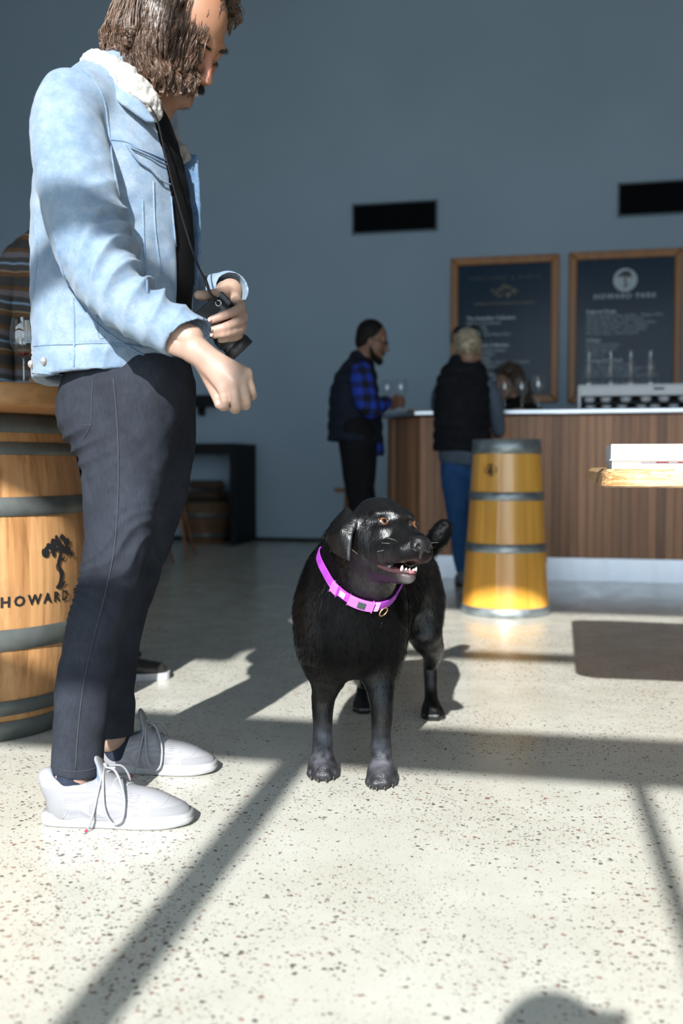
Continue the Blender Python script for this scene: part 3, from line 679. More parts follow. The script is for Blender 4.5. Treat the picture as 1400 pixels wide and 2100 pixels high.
# ------------------------------------------------------------------ organic surfaces: blended volumes meshed with surface nets
def smin(a, b, k):
    h = np.maximum(k - np.abs(a - b), 0) / k; return np.minimum(a, b) - h * h * k * .25
class Vol:
    def __init__(s, lo, hi, res):
        s.lo = np.array(lo, float); s.res = res; s.n = np.ceil((np.array(hi, float) - s.lo) / res).astype(int) + 1
        s.d = np.full(s.n, .3, np.float32); s.ax = [(s.lo[i] + res * np.arange(s.n[i])).astype(np.float32) for i in range(3)]
    def _s(s, lo, hi):
        a = np.clip(np.floor((np.array(lo) - s.lo) / s.res).astype(int), 0, s.n); b = np.clip(np.ceil((np.array(hi) - s.lo) / s.res).astype(int) + 1, 0, s.n)
        if np.any(b <= a): return None
        sl = tuple(slice(a[i], b[i]) for i in range(3))
        return sl, s.ax[0][a[0]:b[0], None, None], s.ax[1][None, a[1]:b[1], None], s.ax[2][None, None, a[2]:b[2]]
    def _apply(s, sl, q, k, op):
        d = s.d[sl]
        if op == 'u': s.d[sl] = smin(d, q, k)
        elif op == 's': s.d[sl] = -smin(-d, q, k)
        else: s.d[sl] = -smin(-d, -q, k)
    @staticmethod
    def _capd(x, y, z, a, b, ra, rb, flat):
        ba = b - a; l2 = max(float(ba @ ba), 1e-12)
        px, py, pz = x - a[0], y - a[1], z - a[2]
        t = np.clip((px * ba[0] + py * ba[1] + pz * ba[2]) / l2, 0, 1)
        qx, qy, qz = px - t * ba[0], py - t * ba[1], pz - t * ba[2]
        r = ra + (rb - ra) * t
        q2 = qx * qx + qy * qy + qz * qz
        if flat:
            ax = np.array(flat[0], float); ax /= np.linalg.norm(ax); w = qx * ax[0] + qy * ax[1] + qz * ax[2]
            q2 = q2 + w * w * (1 / flat[1] ** 2 - 1)
            return ((np.sqrt(np.maximum(q2, 0)) - r) * min(1, flat[1])).astype(np.float32)
        return (np.sqrt(q2) - r).astype(np.float32)
    def cap(s, a, b, ra, rb=None, k=.02, flat=None, op='u'):
        """tapered capsule; flat=(axis, factor) squeezes its cross-section along an axis"""
        rb = ra if rb is None else rb
        return s.chain([(*a, ra), (*b, rb)], k, flat, op)
    def chain(s, pts, k=.02, flat=None, op='u', n=0):
        p = np.asarray(pts, float)
        if n: p = spline(p, n)
        m = p[:, 3].max() * (max(1, flat[1]) if flat else 1) + k + .03
        g = s._s(p[:, :3].min(0) - m, p[:, :3].max(0) + m)
        if g is None: return s
        sl, x, y, z = g; d = np.full(s.d[sl].shape, .3, np.float32); lo = np.array([v.start for v in sl])
        for i in range(len(p) - 1):
            a, b = p[i], p[i + 1]; mm = max(a[3], b[3]) * (max(1, flat[1]) if flat else 1) + k + .03
            h = s._s(np.minimum(a[:3], b[:3]) - mm, np.maximum(a[:3], b[:3]) + mm)
            if h is None: continue
            sl2 = tuple(slice(h[0][j].start - lo[j], h[0][j].stop - lo[j]) for j in range(3))
            d[sl2] = np.minimum(d[sl2], s._capd(h[1], h[2], h[3], a[:3], b[:3], a[3], b[3], flat))
        s._apply(sl, d, k, op); return s
    def tri(s, pts, tris, th, k=.006):
        """thin rounded sheet made of triangles"""
        P_ = np.asarray(pts, float); m = th + k + .02
        g = s._s(P_.min(0) - m, P_.max(0) + m)
        if g is None: return s
        sl, x, y, z = g; shp = s.d[sl].shape; q = np.stack(np.broadcast_arrays(x, y, z), -1).reshape(-1, 3).astype(float); D = np.full(len(q), 9.)
        for i, j, l in tris:
            a, b, c = P_[i], P_[j], P_[l]; nn = np.cross(b - a, c - a); nn /= np.linalg.norm(nn)
            ins = np.ones(len(q), bool); de = np.full(len(q), 9.)
            for e0, e1 in ((a, b), (b, c), (c, a)):
                e = e1 - e0; w = q - e0; ins &= (np.cross(e, nn) @ w.T) <= 0
                t = np.clip((w @ e) / (e @ e), 0, 1); de = np.minimum(de, np.linalg.norm(w - t[:, None] * e, axis=1))
            D = np.minimum(D, np.where(ins, np.abs((q - a) @ nn), de))
        s._apply(sl, (D - th).reshape(shp).astype(np.float32), k, 'u'); return s
    def ell(s, c, r, fr=None, k=.02, op='u'):
        """ellipsoid; fr = rows of local axes"""
        c = np.array(c, float); r = np.array(r, float); m = r.max() + k + .03; g = s._s(c - m, c + m)
        if g is None: return s
        sl, x, y, z = g; px, py, pz = x - c[0], y - c[1], z - c[2]
        if fr is None: fr = np.eye(3)
        k0 = 0; k1 = 0
        for i in range(3):
            w = (px * fr[i][0] + py * fr[i][1] + pz * fr[i][2]); k0 = k0 + (w / r[i]) ** 2; k1 = k1 + (w / r[i] ** 2) ** 2
        k0 = np.sqrt(k0); d = k0 * (k0 - 1) / np.maximum(np.sqrt(k1), 1e-6)
        s._apply(sl, d.astype(np.float32), k, op); return s
    def plane(s, p, n, k=.004, op='i', box=None):
        """keep (op i) or cut away (op s) the side the normal points away from"""
        n = np.array(n, float); n /= np.linalg.norm(n)
        g = s._s(*(box if box else (s.lo, s.lo + s.res * s.n)))
        if g is None: return s
        sl, x, y, z = g; d = (x - p[0]) * n[0] + (y - p[1]) * n[1] + (z - p[2]) * n[2]
        s._apply(sl, d.astype(np.float32), k, op); return s
    def cutbox(s, c, r, fr=None, k=.004, op='s'):
        c = np.array(c, float); m = np.linalg.norm(r) + k + .02; g = s._s(c - m, c + m)
        if g is None: return s
        sl, x, y, z = g; px, py, pz = x - c[0], y - c[1], z - c[2]
        if fr is None: fr = np.eye(3)
        d = None
        for i in range(3):
            w = np.abs(px * fr[i][0] + py * fr[i][1] + pz * fr[i][2]) - r[i]; d = w if d is None else np.maximum(d, w)
        s._apply(sl, d.astype(np.float32), k, op); return s
    def shell(s, th):
        s.d = np.maximum(s.d, -(s.d + th)); return s
    def sample(s, p):
        q = (np.asarray(p, float) - s.lo) / s.res; i = np.clip(np.floor(q).astype(int), 0, s.n - 2); f = q - i; out = 0
        for a in (0, 1):
            for b in (0, 1):
                for c in (0, 1):
                    w = (f[..., 0] if a else 1 - f[..., 0]) * (f[..., 1] if b else 1 - f[..., 1]) * (f[..., 2] if c else 1 - f[..., 2])
                    out = out + w * s.d[i[..., 0] + a, i[..., 1] + b, i[..., 2] + c]
        return out
    def mesh(s):
        d = s.d; ins = d < 0; nx, ny, nz = d.shape
        c = np.zeros((nx - 1, ny - 1, nz - 1), np.int8)
        for a in (0, 1):
            for b in (0, 1):
                for e in (0, 1): c += ins[a:nx - 1 + a, b:ny - 1 + b, e:nz - 1 + e]
        I = np.argwhere((c > 0) & (c < 8)); N = len(I)
        idx = np.full(c.shape, -1, np.int32); idx[I[:, 0], I[:, 1], I[:, 2]] = np.arange(N)
        cor = np.array([(a, b, e) for a in (0, 1) for b in (0, 1) for e in (0, 1)])
        V = np.stack([d[I[:, 0] + q[0], I[:, 1] + q[1], I[:, 2] + q[2]] for q in cor], 1)
        acc = np.zeros((N, 3)); cnt = np.zeros(N)
        for i in range(8):
            for j in range(i + 1, 8):
                if np.abs(cor[i] - cor[j]).sum() != 1: continue
                va, vb = V[:, i], V[:, j]; m = (va < 0) != (vb < 0)
                t = np.where(m, va / np.where(m, va - vb, 1), 0)[:, None]
                acc += np.where(m[:, None], cor[i] + t * (cor[j] - cor[i]), 0); cnt += m
        v = s.lo + s.res * (I + acc / cnt[:, None])
        F = []
        for ax in range(3):
            o = [0, 1, 2]; o.remove(ax)
            A = [slice(None)] * 3; B = [slice(None)] * 3; A[ax] = slice(0, -1); B[ax] = slice(1, None)
            s1 = ins[tuple(A)]; s2 = ins[tuple(B)]; E = np.argwhere(s1 != s2)
            E = E[(E[:, o[0]] > 0) & (E[:, o[1]] > 0) & (E[:, o[0]] < d.shape[o[0]] - 1) & (E[:, o[1]] < d.shape[o[1]] - 1)]
            fl = s1[E[:, 0], E[:, 1], E[:, 2]]
            def cell(da, db):
                q = E.copy(); q[:, o[0]] -= da; q[:, o[1]] -= db; return idx[q[:, 0], q[:, 1], q[:, 2]]
            q = np.stack([cell(1, 1), cell(0, 1), cell(0, 0), cell(1, 0)], 1)
            if ax == 1: fl = ~fl
            q[~fl] = q[~fl][:, ::-1]; F.append(q)
        return v, np.vstack(F)
def vnoise(p, sc=1.0, seed=0):
    """smooth value noise, -1..1"""
    q = np.asarray(p, float) * sc + seed * 17.31; i = np.floor(q).astype(np.int64); f = q - i; f = f * f * (3 - 2 * f); out = 0
    def h(a, b, c):
        n = (a * 73856093) ^ (b * 19349663) ^ (c * 83492791) ^ (seed * 2654435761); n = (n ^ (n >> 13)) * 1274126177 & 0x7fffffff; return (n ^ (n >> 16)) % 65536 / 32768. - 1
    for a in (0, 1):
        for b in (0, 1):
            for c in (0, 1):
                w = (f[..., 0] if a else 1 - f[..., 0]) * (f[..., 1] if b else 1 - f[..., 1]) * (f[..., 2] if c else 1 - f[..., 2])
                out = out + w * h(i[..., 0] + a, i[..., 1] + b, i[..., 2] + c)
    return out
def vnormals(v, f):
    v = np.asarray(v, float); n = np.zeros_like(v); a = v[f[:, 2]] - v[f[:, 0]]; b = v[f[:, 3]] - v[f[:, 1]]; c = np.cross(a, b)
    for k in range(4): np.add.at(n, f[:, k], c)
    return n / (np.linalg.norm(n, axis=1)[:, None] + 1e-12)
def relax(v, f, it=1, lam=.5):
    for _ in range(it):
        s = np.zeros_like(v); c = np.zeros(len(v))
        for k in range(4):
            a, b = f[:, k], f[:, (k + 1) % 4]; np.add.at(s, a, v[b]); np.add.at(s, b, v[a]); np.add.at(c, a, 1); np.add.at(c, b, 1)
        v = v + lam * (s / np.maximum(c, 1)[:, None] - v)
    return v
def paint(o, cols, name='Col'):
    a = o.data.color_attributes.new(name, 'FLOAT_COLOR', 'POINT'); c = np.ones((len(cols), 4), np.float32); c[:, :3] = cols; a.data.foreach_set('color', c.ravel())
def sstep(x, a, b): t = np.clip((x - a) / (b - a), 0, 1); return t * t * (3 - 2 * t)
def volobj(name, vol, m, parent, off, disp=None, relaxn=1, col=None, **k):
    v, f = vol.mesh()
    if relaxn: v = relax(v, f, relaxn)
    if disp is not None: v = v + vnormals(v, f) * disp(v)[:, None]
    o = obj(name, v, f, m, parent, off=off, **k)
    if col is not None: paint(o, col(v))
    return o
def frame3(f, up=(0, 0, 1)):
    f = np.array(f, float); f /= np.linalg.norm(f); l = np.cross(up, f); l /= np.linalg.norm(l); u = np.cross(f, l); return f, l, u
def strands(roots, dirs, lens, rad, segs=3, sag=None, curl=None, taper=.2):
    """flat-free three-sided hairs in one mesh"""
    n = len(roots); t = np.linspace(0, 1, segs + 1)
    d = dirs / (np.linalg.norm(dirs, axis=1)[:, None] + 1e-9)
    a = np.cross(d, np.where(np.abs(d[:, 2:3]) < .9, [[0, 0, 1.]], [[1., 0, 0]])); a /= np.linalg.norm(a, axis=1)[:, None]; b = np.cross(d, a)
    V = np.zeros((n, segs + 1, 3, 3))
    for i, q in enumerate(t):
        c = roots + d * (lens * q)[:, None]
        if sag is not None: c = c + sag * (q * q * lens)[:, None]
        r = rad * (1 - (1 - taper) * q)
        for j in range(3):
            th = 2 * math.pi * j / 3; V[:, i, j] = c + r * (math.cos(th) * a + math.sin(th) * b)
    base = (np.arange(n) * (segs + 1) * 3)[:, None, None, None]; F = []
    for i in range(segs):
        for j in range(3):
            F.append(np.stack([base[:, 0, 0, 0] + i * 3 + j, base[:, 0, 0, 0] + i * 3 + (j + 1) % 3, base[:, 0, 0, 0] + (i + 1) * 3 + (j + 1) % 3, base[:, 0, 0, 0] + (i + 1) * 3 + j], 1))
    return V.reshape(-1, 3), np.vstack(F)
def skinmat(name, sss=.12):
    t = NT(name); c = t.attr('Col'); n = t.noise(t.coord(), 45, 4); f = t.noise(t.coord(), 420, 2)
    t.col(t.mix(.22, c, t.mix(1, c, t.ramp(n, [(.3, (.72, .55, .5)), (.7, (1.1, 1.05, 1.0))]), 'MULTIPLY'))).rough(.46).set(spec=.42, sss=sss, ssss=.008).bump(f, .12, .002)
    t.b.inputs['Subsurface Radius'].default_value = (1, .35, .2); return t.m
def fabric(name, c0, c1, sc=18, r=.85, weave=900, wb=.25, sheen=.0):
    t = NT(name); n = t.noise(t.coord(), sc, 4, .6); w = t.noise(t.coord(), weave, 1)
    t.col(t.ramp(n, [(.3, c0), (.7, c1)])).rough(r).set(spec=.15, sheen=sheen).bump(w, wb, .002); return t.m
MAT['skin'] = skinmat('skin')
# ------------------------------------------------------------------ people at and behind the bar, and by the barrel
def wear(name, c0, c1, **k): MAT[name] = fabric(name, c0, c1, **k)
wear('navy_quilt', (.010, .013, .024), (.018, .022, .038)); wear('black_quilt', (.008, .009, .012), (.015, .016, .020)); wear('black_trousers', (.006, .006, .008), (.011, .011, .013))
wear('blue_jeans', (.020, .075, .21), (.04, .12, .30)); wear('slate_knit', (.075, .10, .14), (.11, .14, .19)); wear('black_top', (.008, .008, .009), (.014, .013, .013)); wear('grey_shirt', (.14, .16, .20), (.20, .22, .27))
MAT['leather'] = plain('dark_leather', (.02, .018, .016), .45); MAT['shades'] = plain('black_plastic', (.008, .008, .009), .2)
def plaid():
    t = NT('blue_black_buffalo_plaid'); sp = t.n('ShaderNodeSeparateXYZ'); t.l(t.coord((1, 1, 1)), sp.inputs[0])
    def band(o, f): return t.math('GREATER_THAN', t.math('FRACT', t.math('MULTIPLY', o, f)), .5)
    a = band(sp.outputs[2], 11.5); b = band(t.math('ADD', sp.outputs[0], t.math('MULTIPLY', sp.outputs[1], .6)), 11.5)
    s_ = t.math('MULTIPLY', t.math('ADD', a, b), .5)
    t.col(t.ramp(s_, [(0, (.010, .045, .42)), (.5, (.006, .02, .15)), (1, (.004, .004, .006))])).rough(.85); return t.m
MAT['plaid'] = plaid()
def stripes():
    t = NT('striped_flannel'); sp = t.n('ShaderNodeSeparateXYZ'); wv = t.noise(t.coord(), 6, 2); t.l(t.coord((1, 1, 1)), sp.inputs[0])
    z = t.math('FRACT', t.math('MULTIPLY', t.math('ADD', t.math('ADD', sp.outputs[2], t.math('MULTIPLY', wv, .03)), t.math('MULTIPLY', sp.outputs[0], .12)), 7.0))
    c = t.ramp(z, [(0, (.045, .042, .040)), (.16, (.115, .060, .030)), (.28, (.26, .19, .12)), (.31, (.055, .050, .048)), (.48, (.17, .25, .33)), (.53, (.050, .046, .045)), (.66, (.12, .105, .115)), (.80, (.10, .052, .026)), (.9, (.045, .042, .040))])
    c.node.color_ramp.interpolation = 'CONSTANT'
    t.col(c).rough(.9).set(spec=.15); return t.m
MAT['stripes'] = stripes()
def hpose(O, yaw, pitch, roll=0.0):
    """head frame: yaw 0 looks along +x of the viewer frame, 90 looks at the viewer, -90 away"""
    y, p = math.radians(yaw), math.radians(pitch); f = A3(math.cos(y) * math.cos(p), -math.sin(y) * math.cos(p), -math.sin(p)); l = A3(-math.sin(y), -math.cos(y), 0); u = np.cross(f, l)
    if u[2] < 0: u = -u
    r = math.radians(roll); l, u = l * math.cos(r) + u * math.sin(r), u * math.cos(r) - l * math.sin(r)
    return np.array([f, l, u]), (lambda a, b, c: np.asarray(O, float) + a * f + b * l + c * u)
def hhead(B, h, FR, k=1.0):
    B.ell(h(-.012, 0, .048), np.array((.096, .076, .090)) * k, FR, .02); B.ell(h(.028, 0, -.022), np.array((.060, .060, .086)) * k, FR, .025)
    for s in (-1, 1):
        B.chain([(*h(-.012, .056 * s, -.05), .020), (*h(.068, .016 * s, -.104), .018)], .022); B.ell(h(.056, .042 * s, -.018), (.026, .023, .022), FR, .018)
        B.ell(h(.090, .033 * s, .012), (.016, .016, .011), FR, .010, 's'); B.ell(h(.075, .032 * s, .0115), (.012, .014, .011), FR, .004); B.ell(h(.100, .012 * s, -.034), (.010, .008, .008), FR, .008); B.ell(h(-.005, .078 * s, -.010), (.018, .008, .028), FR, .008)
    B.cap(h(.078, -.034, .033), h(.078, .034, .033), .013, .013, .016); B.chain([(*h(.084, 0, .026), .010), (*h(.112, 0, -.028), .012)], .012)
    B.cap(h(.090, -.016, -.064), h(.090, .016, -.064), .008, .008, .008); B.cap(h(.088, -.015, -.077), h(.088, .015, -.077), .008, .008, .008); B.cap(h(.100, -.022, -.070), h(.100, .022, -.070), .002, .002, .003, op='s')
    B.ell(h(.080, 0, -.103), (.020, .022, .018), FR, .016)
def small_hand(B, w, tip, side, curl=.02, r=.0085):
    """palm with four bent fingers and a thumb; side = direction across the knuckles"""
    w = np.array(w, float); tip = np.array(tip, float); d = tip - w; Lh = np.linalg.norm(d); d /= Lh; side = np.array(side, float); side -= d * (side @ d); side /= np.linalg.norm(side); nn = np.cross(d, side)
    if nn[2] > 0: nn = -nn
    for i, (o, ln) in enumerate(((-.030, .90), (-.010, 1.0), (.010, .96), (.029, .80))):
        m = w + d * Lh * .52 + side * o; B.chain([(*w, .022), (*m, .0125)], .012)
        B.chain([(*m, r * 1.1), (*(m + d * Lh * .26 * ln + nn * curl * .3), r), (*(m + d * Lh * .42 * ln + nn * curl), r * .9), (*(m + d * Lh * .46 * ln + nn * curl * 1.9), r * .8)], .005)
    m = w + d * Lh * .18 - side * .026; B.chain([(*m, .013), (*(m + d * Lh * .22 - side * .020 + nn * .006), .0105), (*(m + d * Lh * .40 - side * .016 + nn * .014), .0085)], .008)
def bodymesh(t, vols, base, face=(.30, .17, .11), lipc=None):
    vs = []; fs = []; n0 = 0
    for B in vols:
        v, f = B.mesh(); v = relax(v, f, 1); vs.append(v); fs.append(f + n0); n0 += len(v)
    v = np.vstack(vs); o = obj('body', v, np.vstack(fs), MAT['skin'], t, off=base); paint(o, A3(*face) * (1 + .08 * vnoise(v, 40, 2))[:, None]); return o
def part(name, t, base, lo, hi, res, m, fn, disp=None, **k):
    B = Vol(lo, hi, res); fn(B); return volobj(name, B, m, t, base, disp, 1, **k)
FY = A3(0, 1, 0)
def L_(u, v, Y, rpx): return (*P(u, v, Y), rpx * Y / FPX)
def simple_shoe(t, base, p, yaw, m, sole, Ls=.28):
    c, s = math.cos(yaw), math.sin(yaw); U = Vol((-.02, -.07, .0), (Ls + .03, .07, .13), .006)
    U.ell((.06, 0, .05), (.055, .038, .05), k=.02); U.ell((.14, 0, .042), (.09, .043, .04), k=.03); U.ell((Ls - .075, 0, .035), (.07, .045, .03), k=.02); U.plane((0, 0, .02), (0, 0, -1), .002)
    v, f = U.mesh(); T = lambda v: np.stack([p[0] + v[:, 0] * c - v[:, 1] * s, p[1] + v[:, 0] * s + v[:, 1] * c, v[:, 2]], 1)
    o = obj('shoe', T(relax(v, f, 1)), f, m, t, off=base)
    out = [(Ls / 2 - Ls / 2 * 1.02 * math.cos(a), (.042 + .006 * (math.cos(a) < 0)) * np.sign(math.sin(a)) * abs(math.sin(a)) ** .6) for a in np.linspace(0, 2 * np.pi, 40, endpoint=False)]
    n = len(out); vv = np.array([(x, y, z) for z in (.001, .026) for x, y in out]); obj('sole', T(vv), [(i, (i + 1) % n, n + (i + 1) % n, n + i) for i in range(n)] + [tuple(range(n - 1, -1, -1)), tuple(range(n, 2 * n))], sole, o, off=base, smooth=False)
    return o
def hair_cap(t, base, h, FR, fn, m, col, res=.006, nm='hair', disp=None, **k):
    B = Vol(h(0, 0, 0) - .26, h(0, 0, 0) + .26, res); fn(B); return volobj(nm, B, m, t, base, disp, 1, **k)
MAT['hair_dark'] = plain('short_dark_hair', (.007, .006, .005), .6, spec=.2, var=.3, scale=150, bump=.6); MAT['hair_ash'] = plain('blond_grey_hair', (.36, .30, .22), .5, var=.75, scale=38, bump=.8); MAT['hair_brown'] = plain('long_brown_hair', (.055, .034, .022), .45, var=.5, scale=40, bump=.5)

# ---- bearded man in a navy vest ----
Yb = 6.62; b = A3(.155, Yb, 0)
t = camthing('person', 'bearded man with glasses in a navy vest and blue plaid shirt leaning on the bar', 'person', b)
FR, h = hpose(P(763, 702, Yb), 8, 14)
HV = Vol(h(0, 0, 0) - A3(.18, .18, .30), h(0, 0, 0) + A3(.18, .18, .2), .005); hhead(HV, h, FR)
HV.chain([(*h(-.03, 0, -.05), .056), (*P(740, 745, Yb), .060), (*P(735, 765, Yb), .075)], .02)
hl = P(803, 828, Yb - .02); hr_ = P(806, 826, Yb + .14)
HN = Vol(P(780, 840, Yb - .1) - .16, P(800, 820, Yb + .16) + .16, .0042)
small_hand(HN, P(792, 826, Yb - .03), P(822, 822, Yb + .05), (.3, -.2, .9), .022, .0095); HN.cap(P(778, 828, Yb - .06), P(792, 826, Yb - .03), .032, .027, .01)
small_hand(HN, P(797, 824, Yb + .12), P(823, 818, Yb + .07), (.3, .2, .9), .022, .0095); HN.cap(P(780, 828, Yb + .18), P(797, 824, Yb + .12), .032, .027, .01)
BV = Vol((-.2, Yb - .35, .04), (.62, Yb + .4, 1.5), .014)
BV.chain([(*P(738, 770, Yb), .09), (*P(730, 900, Yb), .12)], .03, flat=(FY, 1.2))
for yy, fx in ((Yb - .11, 742), (Yb + .13, 752)): BV.chain([(*P(732, 910, yy), .07), (*P(fx, 1060, yy), .05), (*P(fx - 8, 1170, yy), .035)], .02)
bodymesh(t, [HV, HN, BV], b, (.24, .13, .085))
def vest(B):
    B.chain([L_(737, 748, Yb, 22), L_(733, 770, Yb, 38), L_(727, 805, Yb, 50), L_(728, 850, Yb, 54), L_(729, 930, Yb, 58)], .03, flat=(FY, 1.3), n=3); B.plane(P(729, 906, Yb), (-.05, 0, -1), .004); B.chain([L_(744, 748, Yb, 21), L_(735, 738, Yb, 21)], .02)
part('vest', t, b, (-.20, Yb - .4, .85), (.46, Yb + .42, 1.60), .008, MAT['navy_quilt'], vest, lambda v: .008 * np.abs(np.sin(v[:, 2] * 38)) - .004 + .005 * vnoise(v, 14, 2), label='navy quilted vest')
def plaid_arm(Y0, sgn):
    def fn(B): B.chain([L_(742, 762, Y0, 21), L_(745, 795, Y0 - .03 * sgn, 25), L_(757, 835, Y0 - .05 * sgn, 22), L_(775, 834, Y0 - .01 * sgn, 18), L_(791, 824, Y0 + .03 * sgn, 13)], .02, n=3)
    return fn
part('sleeve', t, b, (-.06, Yb - .5, .98), (.44, Yb + .1, 1.52), .007, MAT['plaid'], plaid_arm(Yb - .22, 1), lambda v: .005 * vnoise(v, 16, 3), label='blue and black plaid sleeve')
part('sleeve', t, b, (-.06, Yb - .1, .98), (.44, Yb + .5, 1.52), .008, MAT['plaid'], plaid_arm(Yb + .22, -1), lambda v: .005 * vnoise(v, 16, 3), label='blue and black plaid sleeve')
part('shirt_tail', t, b, (.0, Yb - .35, .72), (.42, Yb + .35, .95), .008, MAT['plaid'], lambda B: (B.cap(P(745, 905, Yb), P(750, 925, Yb), .135, .125, .02, flat=(FY, 1.25)), B.plane(P(745, 935, Yb), (0, 0, -1), .004)))
def trous(B):
    for yy, fx in ((Yb - .11, 742), (Yb + .13, 752)): B.chain([L_(732, 880, yy, 42), L_(735, 930, yy, 38), L_(738, 1000, yy, 31), L_(fx, 1070, yy, 25), L_(fx - 6, 1180, yy, 22)], .02, n=3)
part('trousers', t, b, (-.16, Yb - .4, .03), (.40, Yb + .42, 1.15), .010, MAT['black_trousers'], trous, lambda v: .006 * vnoise(v, 12, 5), label='black trousers')
for yy, fx in ((Yb - .11, 722), (Yb + .13, 732)): simple_shoe(t, b, P(fx, 1190, yy)[:2], .1, MAT['leather'], MAT['leather'])
hair_cap(t, b, h, FR, lambda B: (B.ell(h(-.025, 0, .058), (.096, .083, .092), FR, .01), B.ell(h(-.06, 0, .0), (.055, .070, .07), FR, .02), B.ell(h(.085, 0, .0), (.085, .066, .062), FR, .012, 's'), B.ell(h(-.005, .08, -.015), (.024, .03, .034), FR, .006, 's'), B.ell(h(-.005, -.08, -.015), (.024, .03, .034), FR, .006, 's')), MAT['hair_dark'], None, label='short dark hair')
hair_cap(t, b, h, FR, lambda B: (B.chain([(*h(.008, .058, -.05), .016), (*h(.03, .050, -.085), .020), (*h(.076, .018, -.112), .024), (*h(.076, -.018, -.112), .024), (*h(.03, -.050, -.085), .020), (*h(.008, -.058, -.05), .016)], .02), B.cap(h(.092, .024, -.055), h(.092, -.024, -.055), .010, .010, .01), B.ell(h(.096, 0, -.071), (.02, .02, .010), FR, .004, 's')), MAT['hair_dark'], None, .005, 'beard', lambda v: .003 * vnoise(v, 90, 2))
g = MB()
for s in (1, -1):
    c0 = h(.098, .034 * s, .010); g.add(*tube([c0 + .021 * math.cos(a) * FR[1] + .016 * math.sin(a) * FR[2] for a in np.linspace(0, 2 * np.pi, 19)], .002, 6)); g.add(*tube([h(.095, .055 * s, .014), h(.04, .076 * s, .016), h(-.01, .080 * s, .012)], .002, 6))
g.add(*tube([h(.100, .013, .014), h(.100, -.013, .014)], .002, 6)); g.obj('glasses', MAT['shades'], t, off=b)

# ---- woman seen from behind ----
Yw = 6.36; b = A3(.80, Yw, 0)
t = camthing('person', 'woman seen from behind in a black quilted vest and blue jeans at the bar', 'person', b)
FR, h = hpose(P(960, 722, Yw), -78, 16, 6)
HV = Vol(h(0, 0, 0) - A3(.18, .18, .30), h(0, 0, 0) + A3(.18, .18, .2), .005); hhead(HV, h, FR, .96); HV.chain([(*h(-.03, 0, -.05), .052), (*P(955, 752, Yw), .055), (*P(952, 775, Yw), .075)], .02)
HN = Vol(P(930, 735, Yw + .1) - .14, P(940, 715, Yw + .1) + .14, .0045)
small_hand(HN, P(925, 748, Yw + .12), P(936, 712, Yw + .08), (.1, 1, 0), .02, .0085); HN.cap(P(912, 775, Yw + .14), P(925, 748, Yw + .12), .03, .024, .01)
BV = Vol((.4, Yw - .35, .04), (1.2, Yw + .4, 1.5), .014)
BV.chain([(*P(952, 780, Yw), .085), (*P(945, 920, Yw), .11)], .03, flat=(A3(1, 0, 0), 1.25))
for xx in (938, 985): BV.chain([(*P(xx, 940, Yw), .065), (*P(xx + 2, 1070, Yw), .045), (*P(xx + 8, 1170, Yw), .032)], .02)
bodymesh(t, [HV, HN, BV], b, (.30, .18, .13))
def wvest(B):
    B.chain([L_(955, 758, Yw, 24), L_(950, 775, Yw, 38), L_(947, 815, Yw, 43), L_(946, 870, Yw, 43), L_(951, 950, Yw, 48)], .03, flat=(A3(1, 0, 0), 1.32), n=3); B.plane(P(950, 928, Yw), (-.06, 0, -1), .004); B.chain([L_(940, 750, Yw, 22), L_(968, 752, Yw, 22)], .02)
part('quilted_vest', t, b, (.46, Yw - .4, .80), (1.14, Yw + .4, 1.52), .008, MAT['black_quilt'], wvest, lambda v: .013 * np.abs(np.sin(v[:, 2] * 44)) ** .6 - .008 + .004 * vnoise(v, 14, 2), label='black quilted vest')
part('sleeve', t, b, (.85, Yw - .25, .92), (1.2, Yw + .5, 1.48), .008, MAT['slate_knit'], lambda B: B.chain([L_(992, 785, Yw, 19), L_(1012, 820, Yw + .03, 18), L_(1019, 860, Yw + .06, 16), L_(1022, 884, Yw + .10, 14), L_(1014, 850, Yw + .19, 12), L_(1008, 836, Yw + .27, 10)], .02, n=3), lambda v: .004 * vnoise(v, 18, 3), label='slate blue sleeve')
part('sleeve', t, b, (.42, Yw - .25, 1.05), (.85, Yw + .4, 1.50), .008, MAT['slate_knit'], lambda B: B.chain([L_(912, 785, Yw, 18), L_(901, 815, Yw + .06, 17), L_(898, 832, Yw + .18, 14), L_(912, 778, Yw + .14, 12)], .02, n=3), lambda v: .004 * vnoise(v, 18, 3), label='slate blue sleeve')
part('shirt_hem', t, b, (.5, Yw - .35, .68), (1.14, Yw + .35, .95), .008, MAT['slate_knit'], lambda B: (B.cap(P(948, 915, Yw), P(950, 945, Yw), .128, .130, .02, flat=(A3(1, 0, 0), 1.22)), B.plane(P(950, 954, Yw), (-.15, 0, -1), .004)))
def wj(B):
    for xx, k in ((936, 0), (984, 4)): B.chain([L_(xx + 6, 930, Yw, 35), L_(xx, 965, Yw, 33), L_(xx, 1010, Yw, 27), L_(xx + 4, 1080, Yw, 20), L_(xx + 12, 1165, Yw, 15)], .015, n=3)
part('jeans', t, b, (.50, Yw - .3, .03), (1.14, Yw + .3, 1.0), .009, MAT['blue_jeans'], wj, lambda v: .006 * vnoise(v, 14, 5), label='blue jeans')
for xx in (946, 996): simple_shoe(t, b, P(xx, 1200, Yw - .08)[:2], math.radians(82), MAT['grey_shirt'], MAT['leather'], .25)
hair_cap(t, b, h, FR, lambda B: (B.ell(h(-.02, 0, .05), (.104, .086, .098), FR, .01), B.ell(h(-.085, .005, .02), (.050, .055, .055), FR, .02), B.ell(h(.085, 0, -.01), (.085, .07, .085), FR, .012, 's')), MAT['hair_ash'], None, disp=lambda v: .006 * vnoise(v * A3(1, 1, 2), 30, 4), label='pinned-up ash blond hair')
g = MB()
